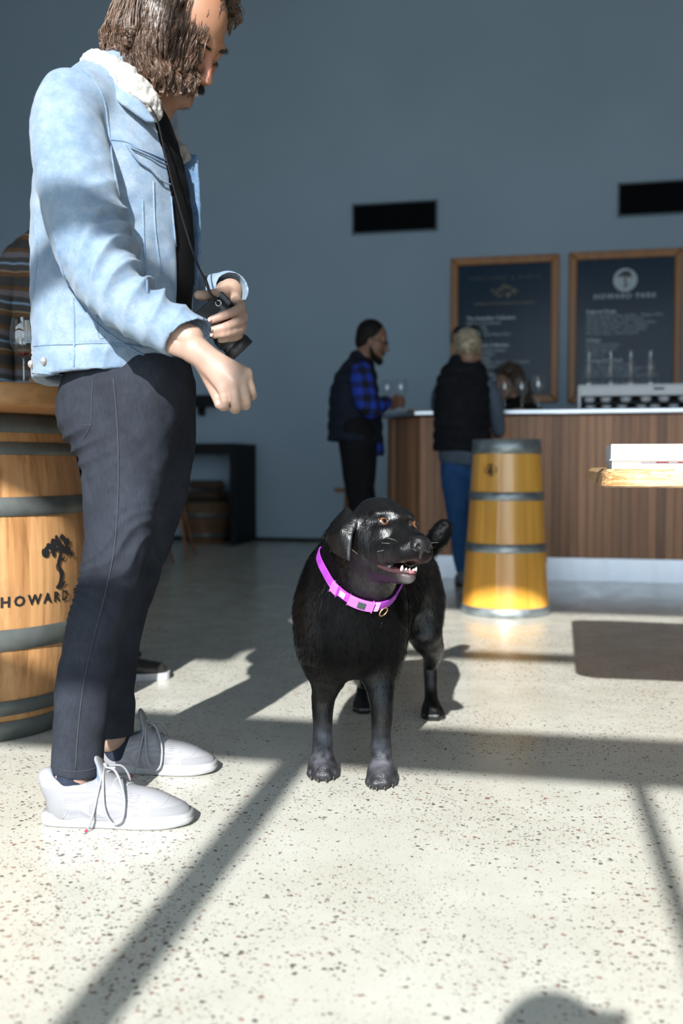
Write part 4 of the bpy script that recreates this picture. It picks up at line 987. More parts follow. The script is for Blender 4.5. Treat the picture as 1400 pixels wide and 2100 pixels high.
for s in (1, -1):
    c0 = h(.005, .050 * s, .160); g.add(*tube([c0 + q * FR[1] * .030 for q in (-1, -.5, 0, .5, 1)], [.012, .026, .028, .026, .012], 10, flat=(1, .35), up=FR[2])); g.add(*tube([h(.0, .082 * s, .155), h(-.03, .098 * s, .100), h(-.055, .094 * s, .055)], .007, 6))
g.add(*tube([h(.01, .02, .162), h(.01, -.02, .162)], .006, 6)); g.obj('sunglasses', MAT['shades'], t, off=b)

# ---- bartender with long hair ----
Yt = 7.66; b = A3(1.34, Yt, 0)
t = camthing('person', 'long-haired woman in a dark top standing behind the bar', 'person', b)
FR, h = hpose(P(1043, 782, Yt), 148, 10)
HV = Vol(h(0, 0, 0) - A3(.18, .18, .30), h(0, 0, 0) + A3(.18, .18, .2), .005); hhead(HV, h, FR, .97); HV.chain([(*h(-.03, 0, -.05), .050), (*P(1053, 815, Yt), .052), (*P(1056, 835, Yt), .07)], .02)
BV = Vol((.9, Yt - .35, .04), (1.75, Yt + .35, 1.4), .014); BV.chain([(*P(1060, 835, Yt), .08), (*P(1062, 960, Yt), .10)], .03, flat=(A3(1, 0, 0), 1.25))
for xx in (1045, 1078): BV.chain([(*P(xx, 980, Yt), .07), (*P(xx, 1150, Yt), .04)], .02)
bodymesh(t, [HV, BV], b, (.34, .18, .12))
def btop(B):
    B.chain([L_(1058, 832, Yt, 22), L_(1060, 850, Yt, 31), L_(1061, 900, Yt, 32), L_(1062, 960, Yt, 33)], .03, flat=(A3(1, 0, 0), 1.3), n=3); B.chain([L_(1022, 845, Yt, 15), L_(1014, 885, Yt - .05, 13), L_(1026, 885, Yt - .10, 11)], .02, n=3); B.chain([L_(1098, 845, Yt, 15), L_(1104, 885, Yt - .05, 13), L_(1090, 885, Yt - .10, 11)], .02, n=3)
part('top', t, b, (.92, Yt - .45, .68), (1.74, Yt + .35, 1.34), .009, MAT['black_top'], btop, lambda v: .004 * vnoise(v, 16, 2), label='dark top')
part('trousers', t, b, (1.0, Yt - .3, .02), (1.65, Yt + .3, .9), .012, MAT['black_trousers'], lambda B: [B.chain([L_(xx, 950, Yt, 30), L_(xx, 1010, Yt, 26), L_(xx, 1150, Yt, 17)], .02) for xx in (1045, 1078)])
for xx in (1045, 1078): simple_shoe(t, b, P(xx, 1150, Yt + .08)[:2], math.radians(-95), MAT['leather'], MAT['leather'], .25)
obj('necklace', *tube([P(1060, 838, Yt) + A3(.10 * math.sin(a), -.085 - .03 * math.cos(a), -.02 - .035 * math.cos(a)) for a in np.linspace(-1.6, 1.6, 17)], .004, 6), MAT['gold'], t, off=b)
def lhair(B):
    B.ell(h(-.02, 0, .05), (.106, .090, .10), FR, .01); B.chain([(*h(-.05, .05, .03), .055), (*P(1072, 790, Yt - .05), .055), (*P(1082, 822, Yt - .05), .040)], .02); B.chain([(*h(-.05, -.05, .03), .055), (*P(1066, 800, Yt + .08), .055), (*P(1066, 835, Yt + .08), .035)], .02); B.chain([(*h(.0, .085, .03), .026), (*P(1068, 800, Yt - .08), .024), (*P(1074, 828, Yt - .08), .022)], .02)
    B.chain([(*h(.03, .075, .09), .03), (*h(.05, -.07, .08), .028)], .02); B.ell(h(.095, .0, -.015), (.075, .058, .08), FR, .012, 's')
hair_cap(t, b, h, FR, lhair, MAT['hair_brown'], None, disp=lambda v: .006 * vnoise(v * A3(2.4, 2.4, .5), 26, 4), label='long brown hair')

# ---- man in the striped shirt, half hidden at the left ----
Ys = 3.78; b = A3(-.98, Ys, 0)
t = camthing('person', 'person in a striped flannel shirt standing behind the barrel table, mostly hidden', 'person', b)
FR, h = hpose(P(128, 410, Ys), 70, 25)
HV = Vol(h(0, 0, 0) - A3(.18, .18, .34), h(0, 0, 0) + A3(.18, .18, .2), .006); hhead(HV, h, FR); HV.chain([(*h(-.03, 0, -.05), .056), (*P(120, 475, Ys), .06), (*P(118, 510, Ys), .08)], .02)
HN = Vol(P(20, 900, Ys) - .25, P(20, 900, Ys) + .25, .006)
small_hand(HN, P(18, 900, Ys - .02), P(30, 950, Ys - .03), (1, .2, 0), .02, .009); HN.cap(P(10, 830, Ys - .01), P(18, 900, Ys - .02), .036, .028, .01)
BV = Vol((-1.6, Ys - .5, .04), (-.45, Ys + .4, 1.6), .015); BV.chain([(*P(118, 530, Ys), .10), (*P(125, 800, Ys), .12)], .03, flat=(A3(1, 0, 0), 1.25))
for fx, yy in ((232, Ys - .20), (150, Ys + .1)): BV.chain([(*P(150, 830, Ys), .075), (*P(180, 1100, (Ys + yy) / 2), .05), (*P(fx, 1330, yy), .035)], .02)
bodymesh(t, [HV, HN, BV], b, (.28, .16, .11))
def shirt(B):
    B.chain([L_(112, 510, Ys, 46), L_(112, 545, Ys, 84), L_(112, 640, Ys, 88), L_(116, 740, Ys, 84), L_(120, 850, Ys, 84)], .03, flat=(FY, .72), n=3); B.chain([L_(60, 535, Ys, 44), L_(112, 505, Ys, 34)], .03)
    B.plane(P(120, 840, Ys), (0, 0, -1), .004)
part('striped_shirt', t, b, (-1.6, Ys - .32, .9), (-.62, Ys + .32, 1.78), .008, MAT['stripes'], shirt, lambda v: .006 * vnoise(v * A3(2, 2, .5), 12, 2) + .003 * vnoise(v, 30, 4), label='striped flannel shirt')
part('sleeve', t, b, (-1.65, Ys - .4, .90), (-.95, Ys + .3, 1.75), .008, MAT['stripes'], lambda B: B.chain([L_(48, 535, Ys, 40), L_(10, 600, Ys - .02, 40), L_(-6, 700, Ys - .02, 34), L_(10, 850, Ys - .01, 26)], .02, n=3), lambda v: .007 * vnoise(v, 14, 3), label='striped flannel sleeve')
part('sleeve', t, b, (-1.05, Ys - .4, 1.0), (-.40, Ys + .4, 1.75), .010, MAT['stripes'], lambda B: B.chain([L_(180, 535, Ys, 38), L_(206, 620, Ys + .04, 34), L_(205, 720, Ys + .02, 28)], .02, n=3), label='striped flannel sleeve')
def strs(B):
    B.chain([L_(130, 810, Ys, 70), L_(150, 860, Ys, 66)], .03)
    for (fx, yy, kx) in ((232, Ys - .20, 195), (150, Ys + .10, 150)): B.chain([L_(150, 860, Ys, 54), L_(kx - 15, 1000, Ys * .6 + yy * .4, 46), L_(kx, 1110, (Ys + yy) / 2, 37), L_((fx + kx) / 2, 1240, Ys * .2 + yy * .8, 32), L_(fx, 1350, yy, 29)], .02, n=3)
part('trousers', t, b, (-1.5, Ys - .5, .05), (-.5, Ys + .4, 1.2), .010, MAT['black_trousers'], strs, lambda v: .006 * vnoise(v, 12, 5), label='black trousers')
MAT['white_sole'] = plain('white_sole_rubber', (.42, .43, .45), .5)
simple_shoe(t, b, P(226, 1400, Ys - .22)[:2] + A3(-.09, 0), .05, MAT['leather'], MAT['white_sole'], .30); simple_shoe(t, b, P(140, 1400, Ys + .10)[:2], -.1, MAT['leather'], MAT['white_sole'], .30)

# ---- the photographer crouching behind the viewpoint (only the shadow falls into the picture) ----
b = A3(0, -.42, 0)
t = camthing('person', 'crouching photographer behind the viewpoint whose head shadow falls on the floor at the bottom', 'person', b)
FR, h = hpose((0, -.20, .785), -90, 0)
HV = Vol((-.2, -.42, .55), (.2, .0, 1.05), .006); hhead(HV, h, FR); HV.chain([(0, -.25, .74, .055), (0, -.32, .66, .07)], .02)
BV = Vol((-.45, -.95, .0), (.45, .05, .95), .012)
BV.chain([(0, -.32, .60, .10), (0, -.45, .42, .12), (0, -.55, .26, .13)], .03, flat=(A3(1, 0, 0), 1.35))
for s in (-1, 1):
    BV.chain([(.17 * s, -.33, .63, .05), (.24 * s, -.22, .50, .04), (.09 * s, -.10, .72, .032)], .02, n=3); small_hand(BV, (.09 * s, -.10, .72), (.05 * s, -.055, .78), (0, 1, 0), .02)
    BV.chain([(.12 * s, -.55, .24, .085), (.20 * s, -.18, .36, .065), (.17 * s, -.42, .09, .045)], .02)
bodymesh(t, [HV, BV], b)
part('jacket', t, b, (-.42, -.85, .15), (.42, -.02, .78), .01, MAT['black_top'], lambda B: (B.chain([(0, -.31, .64, .10), (0, -.45, .42, .14), (0, -.55, .27, .15)], .03, flat=(A3(1, 0, 0), 1.35)), [B.chain([(.17 * s, -.33, .62, .06), (.24 * s, -.22, .50, .05), (.12 * s, -.13, .68, .042)], .02, n=3) for s in (-1, 1)]))
part('trousers', t, b, (-.42, -.9, .04), (.42, .05, .5), .01, MAT['blue_jeans'], lambda B: [B.chain([(.12 * s, -.55, .24, .10), (.20 * s, -.18, .36, .075), (.17 * s, -.42, .10, .055)], .02) for s in (-1, 1)])
for s in (-1, 1): simple_shoe(t, b, (.17 * s, -.48), math.radians(90), MAT['leather'], MAT['white_sole'])
hair_cap(t, b, h, FR, lambda B: (B.ell(h(-.02, 0, .055), (.104, .088, .10), FR, .01), B.chain([(*h(-.02, .06, .11), .03), (*h(-.02, .098, .135), .006)], .012), B.chain([(*h(-.02, -.075, .06), .035), (*h(-.02, -.135, .05), .008)], .012), B.ell(h(.085, 0, -.01), (.085, .066, .075), FR, .012, 's')), MAT['hair_brown'], None)
# ------------------------------------------------------------------ the black labrador
dbase = A3(.11, 2.65, 0)
dog = camthing('black_labrador_dog', 'glossy black labrador standing on the sunlit floor, head turned aside, wearing a purple collar', 'dog', dbase)
def furmat(name, c, r=.34):
    t = NT(name); col = t.attr('Col'); co = t.coord((1, 1, .16)); n = t.noise(co, 420, 3, .6); b = t.noise(t.coord(), 26, 3)
    t.col(t.mix(1, col, t.ramp(b, [(.3, .75), (.7, 1.15)]), 'MULTIPLY')).rough(r).set(spec=t.math('MULTIPLY_ADD', t.attr('Gloss'), .72, .09)).bump(n, .38, .004)
    cl = t.noise(t.coord((1, 1, .35)), 70, 3, .6); t.bump(cl, .35, .006, t.lastn); return t.m
MAT['dogfur'] = furmat('short_black_coat', None, .33)
V = Vol((-.17, 2.0, -.004), (.43, 3.36, .76), .0042)
HO = A3(.1008, 2.262, .612); HF = A3(.4411, -.8972, .0221); HL = A3(-.8931, -.4364, .109); HU = A3(.0882, .0678, .9938)
hd = lambda a, b, c, s=1.02: HO + s * (a * HF + b * HL + c * HU)
HFR = np.array([HF, HL, HU])
# trunk
V.chain([(.020, 2.475, .405, .128), (.045, 2.62, .405, .134), (.10, 2.80, .418, .122), (.165, 2.98, .425, .108)], .05, n=3)
V.ell((.018, 2.43, .37), (.112, .085, .125), k=.05)            # breast
V.ell((.02, 2.40, .43), (.075, .06, .08), k=.04)
V.cap((.085, 2.62, .33), (.11, 2.82, .36), .09, .075, .05)      # ribs underside
V.ell((.05, 2.58, .515), (.085, .12, .065), k=.06)             # withers
# shoulders
for s, x0 in ((-1, -.058), (1, .108)):
    V.ell((x0, 2.49, .405), (.052, .085, .12), k=.045)
    V.ell((x0, 2.465, .315), (.047, .062, .085), k=.03)
# neck
V.chain([(.028, 2.52, .50, .108), (.045, 2.44, .535, .098), (.075, 2.355, .575, .083), (.092, 2.30, .60, .076)], .045, n=3)
V.cap((.03, 2.40, .44), (.085, 2.30, .545), .075, .055, .04)     # throat
# fore legs (joints measured on the floor)
NAILS = []
def foreleg(pw, yaw, x_el, x_sh):
    px, py = pw
    V.chain([(x_sh, 2.475, .34, .054), (x_el, 2.455, .265, .045), (px + .002, py + .040, .19, .0310), (px, py + .035, .12, .0245), (px, py + .030, .085, .0250), (px, py + .014, .045, .0265)], .03, n=3)
    c, s = math.cos(yaw), math.sin(yaw)
    V.ell((px - .004 * s, py - .004, .026), (.036, .042, .026), k=.018)
    for i, (a, f, r) in enumerate(((-.027, -.026, .0125), (-.0095, -.042, .0145), (.0105, -.042, .0145), (.028, -.026, .0125))):
        tx = px + a * c - f * s * -1; ty = py + a * s + f * c
        V.cap((px + a * .75 * c, py - .008 + a * .75 * s, .026), (tx, ty, .0145), .0145, r, .006)
        NAILS.append(((tx, ty - r * .75, .012), (tx, ty - r * .75 - .010, .0045)))
    V.cap((px + .0, py - .03, .05), (px, py - .075, .028), .0015, .0015, .008, op='s')
P1 = Gd(661, 1590); P2 = Gd(782, 1606)
foreleg((P1[0], P1[1] - .005), 0, -.027, -.045); foreleg((P2[0], P2[1] - .005), .12, .092, .094)
# hind legs
def hindleg(pw, xh, s):
    px, py = pw
    V.ell((xh, 3.00, .385), (.058, .105, .125), k=.045)
    V.chain([(xh, 2.985, .36, .066), (xh + .004 * s, 2.93, .275, .052), (px, 3.005, .205, .034), (px, 3.085, .150, .0235), (px, 3.08, .130, .0225), (px, py + .045, .07, .0205), (px, py + .02, .04, .024)], .03, n=3)
    V.ell((px, py, .024), (.034, .042, .024), k=.016)
    for a, f, r in ((-.025, -.024, .0125), (-.009, -.04, .0140), (.010, -.04, .0140), (.026, -.024, .0125)):
        V.cap((px + a * .75, py - .006, .024), (px + a, py + f, .014), .014, r, .006)
P3 = Gd(886, 1472); P4 = Gd(745, 1458)
hindleg((P3[0], P3[1]), .243, 1); hindleg((P4[0], P4[1]), .098, -1)
# tail, carried up to the right
V.chain([(.185, 3.08, .45, .045), (.235, 3.17, .475, .034), (.285, 3.215, .505, .032), (.322, 3.23, .550, .033), (.334, 3.23, .575, .024)], .03, n=4)
# head
H = Vol(HO - A3(.16, .2, .16), HO + A3(.16, .16, .14), .004)
H.ell(hd(-.040, 0, .010), (.080, .068, .068), HFR, .02)
H.ell(hd(-.005, 0, .046), (.060, .052, .026), HFR, .02)            # forehead
H.ell(hd(-.045, 0, .060), (.045, .038, .022), HFR, .02)            # occiput
for s in (-1, 1):
    H.ell(hd(-.015, .040 * s, -.020), (.060, .031, .052), HFR, .02)   # cheek muscle
    H.ell(hd(.028, .039 * s, .044), (.018, .014, .010), HFR, .012)   # brow
    H.ell(hd(.044, .034 * s, .004), (.028, .019, .022), HFR, .014)    # below the eye
    H.chain([(*hd(.030, .034 * s, -.030), .027), (*hd(.085, .027 * s, -.034), .0265), (*hd(.130, .0195 * s, -.030), .0245)], .012)   # upper lip
    H.cap(hd(.010, .040 * s, -.046), hd(.060, .035 * s, -.046), .018, .017, .014)
H.chain([(*hd(.030, 0, .012), .034), (*hd(.070, 0, -.004), .0300), (*hd(.138, 0, -.012), .0255)], .012)    # bridge
H.ell(hd(.140, 0, -.026), (.021, .026, .025), HFR, .010)
H.chain([(*hd(-.04, 0, -.050), .046), (*hd(.02, 0, -.070), .034), (*hd(.070, 0, -.082), .0225), (*hd(.112, 0, -.084), .0165)], .014)  # lower jaw
for s in (-1, 1): H.cap(hd(.02, .028 * s, -.074), hd(.104, .012 * s, -.083), .015, .0115, .010)
for s in (-1, 1):
    H.chain([(*hd(.016, .058 * s, -.052), .0030), (*hd(.050, .047 * s, -.066), .0035), (*hd(.092, .034 * s, -.066), .0060)], .003, op='s')
    H.ell(hd(.0560, .0405 * s, .0270), (.0110, .0135, .0088), HFR, .004, 's')
    H.cap(hd(.096, 0, -.0700), hd(.168, 0, -.0560), .0070, .0160, .005, flat=(HL, 1.7), op='s')
H.cap(hd(-.02, 0, .082), hd(.040, 0, .054), .003, .002, .018, op='s')                       # furrow between the brows
# ears: folded triangular flaps
EA = [P(712, 1040, 2.285), P(731, 1062, 2.243), P(716, 1149, 2.215), P(699, 1088, 2.235), P(684, 1131, 2.262), P(666, 1099, 2.300), P(688, 1066, 2.300), P(718, 1105, 2.218)]
H.tri(EA, [(0, 1, 3), (1, 7, 3), (7, 2, 3), (3, 2, 4), (3, 4, 5), (3, 5, 6), (0, 3, 6)], .0048, .010)
fb = [hd(-.055, -.058, .058), hd(-.02, -.066, .045), hd(-.018, -.082, -.055), hd(-.05, -.094, .0), hd(-.075, -.088, -.035), hd(-.09, -.08, .0)]
H.tri(fb, [(0, 1, 3), (1, 2, 3), (3, 2, 4), (3, 4, 5), (0, 3, 5)], .0048, .010)
# blend the finely built head into the body grid
g = V._s(H.lo, H.lo + H.res * (H.n - 1)); sl = g[0]
gp = np.stack(np.meshgrid(V.ax[0][sl[0]], V.ax[1][sl[1]], V.ax[2][sl[2]], indexing='ij'), -1)
hdv = H.sample(gp).astype(np.float32)
V.d[sl] = smin(V.d[sl], hdv, .022)
def dogcol(v):
    c = np.tile(A3(.0020, .0021, .0026), (len(v), 1))
    # frosted wrists and paws, chin
    z = v[:, 2]; fr = (v[:, 1] < 2.62)
    g = fr * (1 - sstep(z, .09, .15)) * sstep(z, .030, .055)
    g = g * (.55 + .45 * vnoise(v, 90, 3))
    c = c + np.clip(g, 0, 1)[:, None] * A3(.13, .13, .15)
    ch = np.exp(-((v - hd(.118, 0, -.098)) ** 2).sum(1) / .018 ** 2); c = c + ch[:, None] * A3(.12, .12, .12)
    lo = (1 - sstep(z, .02, .06)) * fr * .6; c = c + (lo * (.6 + .4 * vnoise(v, 120, 5)))[:, None] * A3(.06, .06, .07)
    mo = np.exp(-((v - hd(.115, 0, -.056)) ** 2).sum(1) / .026 ** 2) * (np.abs((v - HO) @ HL) < .03); c = c + mo[:, None] * A3(.10, .025, .03)
    return c
dv, df = V.mesh(); dv = relax(dv, df, 2); dn = vnormals(dv, df)
tl = sstep(dv[:, 1], 3.12, 3.16) * (dv[:, 2] > .42); dv = dv + dn * (tl * .0035 * vnoise(dv, 75, 4))[:, None]; dn = vnormals(dv, df)
body = obj('body', dv, df, MAT['dogfur'], dog, off=dbase); paint(body, dogcol(dv)); gl_ = 1 - sstep(np.linalg.norm(dv - hd(.0, 0, 0), axis=1), .12, .17); gl_ = np.maximum(gl_, .55 * sstep(-dv[:, 0], .035, .085) * (dv[:, 2] > .28)); gl_ = np.maximum(gl_, .6 * sstep(dv[:, 1], 2.75, 2.9) * (dv[:, 1] < 3.1)); gl_ = np.maximum(gl_, .38 * (1 - sstep(dv[:, 2], .22, .30))); gl_ = gl_ * (1 - .8 * sstep(dv[:, 1], 3.12, 3.16)); paint(body, np.repeat(gl_[:, None], 3, 1), 'Gloss')
MAT['claw'] = plain('dark_claw', (.03, .027, .025), .3)
for a_, b_ in NAILS: obj('claw', *tube([a_, ((a_[0] + b_[0]) / 2, (a_[1] + b_[1]) / 2, (a_[2] + b_[2]) / 2 + .002), b_], [.0038, .0033, .0012], 8), MAT['claw'], dog, off=dbase)
# eyes
def eyemat(nm, c, rim):
    t = NT(nm); t.col(c).rough(.05).set(spec=.8, coat=1.0, coatr=.02); return t.m
MAT['amber'] = plain('amber_iris', (.15, .056, .020), .10, var=.3, scale=300); MAT['amber'].node_tree.nodes['Principled BSDF'].inputs['Coat Weight'].default_value = 1
MAT['eyeball'] = plain('dark_eyeball', (.02, .012, .01), .08); MAT['pupil'] = plain('pupil', (.004, .003, .003), .05)
MAT['nose'] = plain('wet_black_nose', (.008, .007, .008), .24, var=.3, scale=400, bump=.35)
gz = A3(.75, -.62, .22); gz /= np.linalg.norm(gz)
def ball(c, r, n=20): return lathe([(r * math.sin(math.pi * i / 12), -r * math.cos(math.pi * i / 12)) for i in range(13)], n, c=c)
def discs(c, d, r, dist, bulge=.0, n=20):
    d = np.array(d, float); d /= np.linalg.norm(d); f, l, u = frame3(d); v = [c + d * (dist + bulge)]
    for k in (1, 2):
        for i in range(n): v.append(c + d * (dist + bulge * (1 - (k / 2) ** 2)) + r * k / 2 * (math.cos(2 * math.pi * i / n) * l + math.sin(2 * math.pi * i / n) * u))
    F = [(0, 1 + i, 1 + (i + 1) % n) for i in range(n)] + [(1 + i, 1 + n + i, 1 + n + (i + 1) % n, 1 + (i + 1) % n) for i in range(n)]
    return v, F
for s in (1, -1):
    c = hd(.0462, .0375 * s, .0275)
    e = obj('eye', *ball(c, .0122), MAT['eyeball'], dog, off=dbase, label='amber brown eye')
    g = HF * .80 + HL * .28 * s + HU * .12 + A3(.25, 0, .12); g /= np.linalg.norm(g); HE = HL * s * -1 + HF * .55; HE -= g * (HE @ g); HE /= np.linalg.norm(HE); HV_ = np.cross(g, HE)
    obj('eyelid', *tube([c + g * .0075 + .0122 * math.cos(q) * HE + .0088 * math.sin(q) * HV_ for q in np.linspace(0, 2 * np.pi, 25)], .0026, 8), MAT['nose'], e, off=dbase)
    obj('iris', *discs(c, g, .0098, .0084, .0040), MAT['amber'], e, off=dbase); obj('pupil', *discs(c, g, .0050, .0118, .0009), MAT['pupil'], e, off=dbase)
hd0 = hd
hd = lambda a, b, c: hd0(a - .002, b * 1.08, c * 1.08 - .017)
N = Vol(hd(.15, 0, 0) - .05, hd(.15, 0, 0) + .05, .0018)
N.ell(hd(.156, 0, .004), (.016, .024, .0165), HFR, .006); N.ell(hd(.150, 0, .012), (.016, .02, .010), HFR, .008); N.cap(hd(.162, 0, -.004), hd(.158, 0, -.022), .006, .004, .006)
for s in (-1, 1):
    N.ell(hd(.160, .014 * s, -.002), (.012, .010, .0115), HFR, .005); N.ell(hd(.172, .0115 * s, -.001), (.009, .0048, .0055), HFR, .003, 's'); N.cap(hd(.168, .015 * s, -.004), hd(.156, .026 * s, -.008), .0028, .0015, .003, op='s')
N.cap(hd(.175, 0, .004), hd(.168, 0, -.024), .0008, .0008, .0025, op='s')
volobj('nose', N, MAT['nose'], dog, dbase)
hd = hd0
# mouth: tongue, gums, teeth
MAT['tongue'] = plain('pink_tongue', (.36, .10, .13), .3, var=.15, scale=120); MAT['tooth'] = plain('ivory_tooth', (.78, .70, .58), .25, var=.05)
MAT['gum'] = plain('dark_pink_gum', (.055, .026, .030), .3)
T = Vol(hd(.08, 0, -.06) - .07, hd(.08, 0, -.06) + .07, .0025)
T.chain([(*hd(.05, 0, -.070), .014), (*hd(.09, 0, -.0745), .0155), (*hd(.120, 0, -.0735), .011)], .006, flat=(HU, .45)); volobj('tongue', T, MAT['tongue'], dog, dbase)
for s in (-1, 1):
    obj('gum', *tube(spline([hd(.040, .036 * s, -.0670), hd(.08, .0265 * s, -.0745), hd(.110, .017 * s, -.0735), hd(.125, .004 * s, -.0735)], 5), .0048, 8), MAT['gum'], dog, off=dbase)
    for q, (a, b, c, h, r) in enumerate(((.113, .0165, -.0725, .0115, .0038), (.120, .0105, -.0715, .0060, .0028), (.1235, .0045, -.0715, .0055, .0026))):
        obj('tooth', *tube([hd(a, b * s, c), hd(a + .001, b * s * 1.03, c + h * .5), hd(a + .003, b * s * 1.06, c + h)], [r, r * .85, r * .25], 8), MAT['tooth'], dog, off=dbase)
# collar: a band laid on the surface of the neck
cc = P(738, 1196, 2.375); cn = A3(.30, -.42, .86); cn /= np.linalg.norm(cn)
_, ca, cb = frame3(cn, (0, 1, 0))
ang = np.linspace(0, 2 * np.pi, 97)[:-1]; rr = np.zeros(96)
for i, a in enumerate(ang):
    dr = math.cos(a) * ca + math.sin(a) * cb; ts = np.linspace(.02, .16, 140); ds = V.sample(cc + ts[:, None] * dr); k = np.argmax(ds > 0); rr[i] = ts[k] if ds[k] > 0 else .12
for _ in range(6): rr = (np.roll(rr, 1) + rr * 2 + np.roll(rr, -1)) / 4
MAT['collar'] = fabric('purple_webbing', (.27, .030, .38), (.38, .065, .50), 60, .45, 700, .3); MAT['buckle'] = plain('lilac_plastic', (.60, .12, .62), .3, var=.06); MAT['tagring'] = plain('brass_ring', (.75, .45, .25), .25, .9)
MAT['badge'] = plain('dark_badge', (.03, .05, .05), .3); MAT['pinkp'] = plain('pink_stripe', (.80, .35, .62), .4)
def band(i0, i1, lift, h, th, tilt=0, n=96):
    v = []; f = []; ids = range(i0, i1 + 1)
    for i in ids:
        a = ang[i % n]; dr = math.cos(a) * ca + math.sin(a) * cb; r = rr[i % n] + lift
        for dz, dl in ((-h, 0), (-h, th), (h, th), (h, 0)): v.append(cc + dr * (r + dl) + cn * dz)
    m = i1 - i0
    for k in range(m):
        for j in range(4): f.append((k * 4 + j, k * 4 + (j + 1) % 4, (k + 1) * 4 + (j + 1) % 4, (k + 1) * 4 + j))
    f += [(0, 1, 2, 3), (m * 4 + 3, m * 4 + 2, m * 4 + 1, m * 4)]
    return v, f
cv, cf = band(0, 96, .001, .0115, .004)
collar = obj('collar', cv, cf, MAT['collar'], dog, off=dbase, smooth=False, bevel=.001, label='purple dog collar')
# angle index on the band nearest to a picture position
def near_idx(u, v_):
    best = None
    for i, a in enumerate(ang):
        q = cc + (math.cos(a) * ca + math.sin(a) * cb) * rr[i]
        if q[1] > cc[1] + .03: continue
        e = (700 + FPX * q[0] / q[1] - u) ** 2 + .0 * v_
        if best is None or e < best[0]: best = (e, i)
    return best[1]
ib = near_idx(738, 1240)
obj('buckle', *band(ib - 5, ib + 5, .004, .0135, .007), MAT['buckle'], collar, off=dbase, smooth=False, bevel=.002)
obj('buckle', *band(ib - 15, ib - 11, .004, .0135, .006), MAT['buckle'], collar, off=dbase, smooth=False, bevel=.002)
obj('badge', *band(ib - 1, ib + 2, .011, .008, .002), MAT['badge'], collar, off=dbase, smooth=False)
obj('stripe', *band(ib - 10, ib - 7, .005, .007, .002), MAT['pinkp'], collar, off=dbase, smooth=False)
obj('stripe', *band(ib + 6, ib + 8, .005, .012, .003), MAT['pinkp'], collar, off=dbase, smooth=False)
a = ang[(ib + 11) % 96]; rc_ = cc + (math.cos(a) * ca + math.sin(a) * cb) * (rr[(ib + 11) % 96] + .009) - cn * .016
obj('tag_ring', *tube([rc_ + .012 * (math.cos(q) * cn + math.sin(q) * np.cross(cn, math.cos(a) * ca + math.sin(a) * cb)) for q in np.linspace(0, 2 * np.pi, 25)], .0018, 8), MAT['tagring'], collar, off=dbase)
# coat: short hairs lying along the body
MAT['hair_black'] = NT('glossy_black_hair').col((.0025, .0026, .0032)).rough(.22).set(spec=.10).m
rg = np.random.default_rng(11)
area_idx = rg.integers(0, len(df), 42000); w = rg.dirichlet((1, 1, 1, 1), 42000)
hp = (dv[df[area_idx]] * w[:, :, None]).sum(1); hn = dn[df[area_idx][:, 0]]
flow = np.tile(A3(.10, .35, -.75), (len(hp), 1))
hm = ((hp - HO) @ HF > -.06) & (np.linalg.norm(hp - HO, axis=1) < .2)
flow[hm] = -HF * .9 + HU * -.1
flow = flow + .25 * rg.normal(size=flow.shape)
flow -= hn * (flow * hn).sum(1)[:, None]; flow /= np.linalg.norm(flow, axis=1)[:, None] + 1e-9
keep = (np.linalg.norm(hp - hd(.07, 0, -.03), axis=1) > .095) & (hp[:, 2] > .075)
ln = np.where(hp[:, 2] > .3, .017, .010) * rg.uniform(.6, 1.3, len(hp)); ln = np.where(hp[:, 2] < .22, .006, ln); ln = np.where(hm, .007, ln)
hv, hf = strands(hp[keep] - hn[keep] * .001, (flow + hn * .26)[keep], ln[keep], .00042, 2, sag=A3(0, 0, -.15))
obj('fur', hv, hf, MAT['hair_black'], dog, off=dbase, kind='stuff')
wv = []; wk = MB()
for s in (1, -1):
    for a, b, c, d in ((.10, .028, -.02, (.1, 1, .15)), (.115, .026, -.014, (.2, 1, .3)), (.09, .03, -.03, (0, 1, -.1)), (.0, .06, -.05, (-.2, 1, .6))):
        q = hd(a, b * s, c); dd = HF * d[0] + HL * d[1] * s + HU * d[2]
        wk.add(*tube([q, q + dd * .02, q + dd * .038 - A3(0, 0, .003)], [.00022, .00018, .0001], 4))
MAT['whisker'] = plain('pale_whisker', (.55, .55, .55), .4)
wk.obj('whiskers', MAT['whisker'], dog, off=dbase, kind='stuff')
# ------------------------------------------------------------------ the man in the denim jacket
mbase = A3(-.46, 2.30, 0)
man = camthing('person', 'long-haired man in a pale denim jacket, black jeans and white sneakers looking down', 'person', mbase)
def L(u, v, Y, rpx): return (*P(u, v, Y), rpx * Y / FPX)
from mathutils.bvhtree import BVHTree
def bvh_of(o):
    me = o.data; v = np.zeros(len(me.vertices) * 3, np.float32); me.vertices.foreach_get('co', v)
    return BVHTree.FromPolygons(v.reshape(-1, 3).tolist(), [tuple(p.vertices) for p in me.polygons])
def hit(vol, u, v, y0=1.7, y1=2.75, lift=0.0):
    a = P(u, v, 1.0) - A3(0, 0, CAM_H); o = A3(0, 0, CAM_H)
    if isinstance(vol, BVHTree):
        loc, nn_, _, _ = vol.ray_cast(Vector(o - mbase), Vector(a / np.linalg.norm(a)))
        return None if loc is None else np.array(loc) + mbase + np.array(nn_) * lift * (1 if nn_.dot(Vector(a)) < 0 else -1)
    ts = np.arange(y0, y1, .0015)
    q = o + ts[:, None] * a; d = vol.sample(q); k = np.argmax(d < 0)
    if d[k] >= 0: return None
    return q[k] - a / np.linalg.norm(a) * lift
def lay(vol, pts, lift=.001, n=6, **k):
    s = spline(pts, n); out = [hit(vol, u, v, lift=lift, **k) for u, v in s]; return [q for q in out if q is not None]
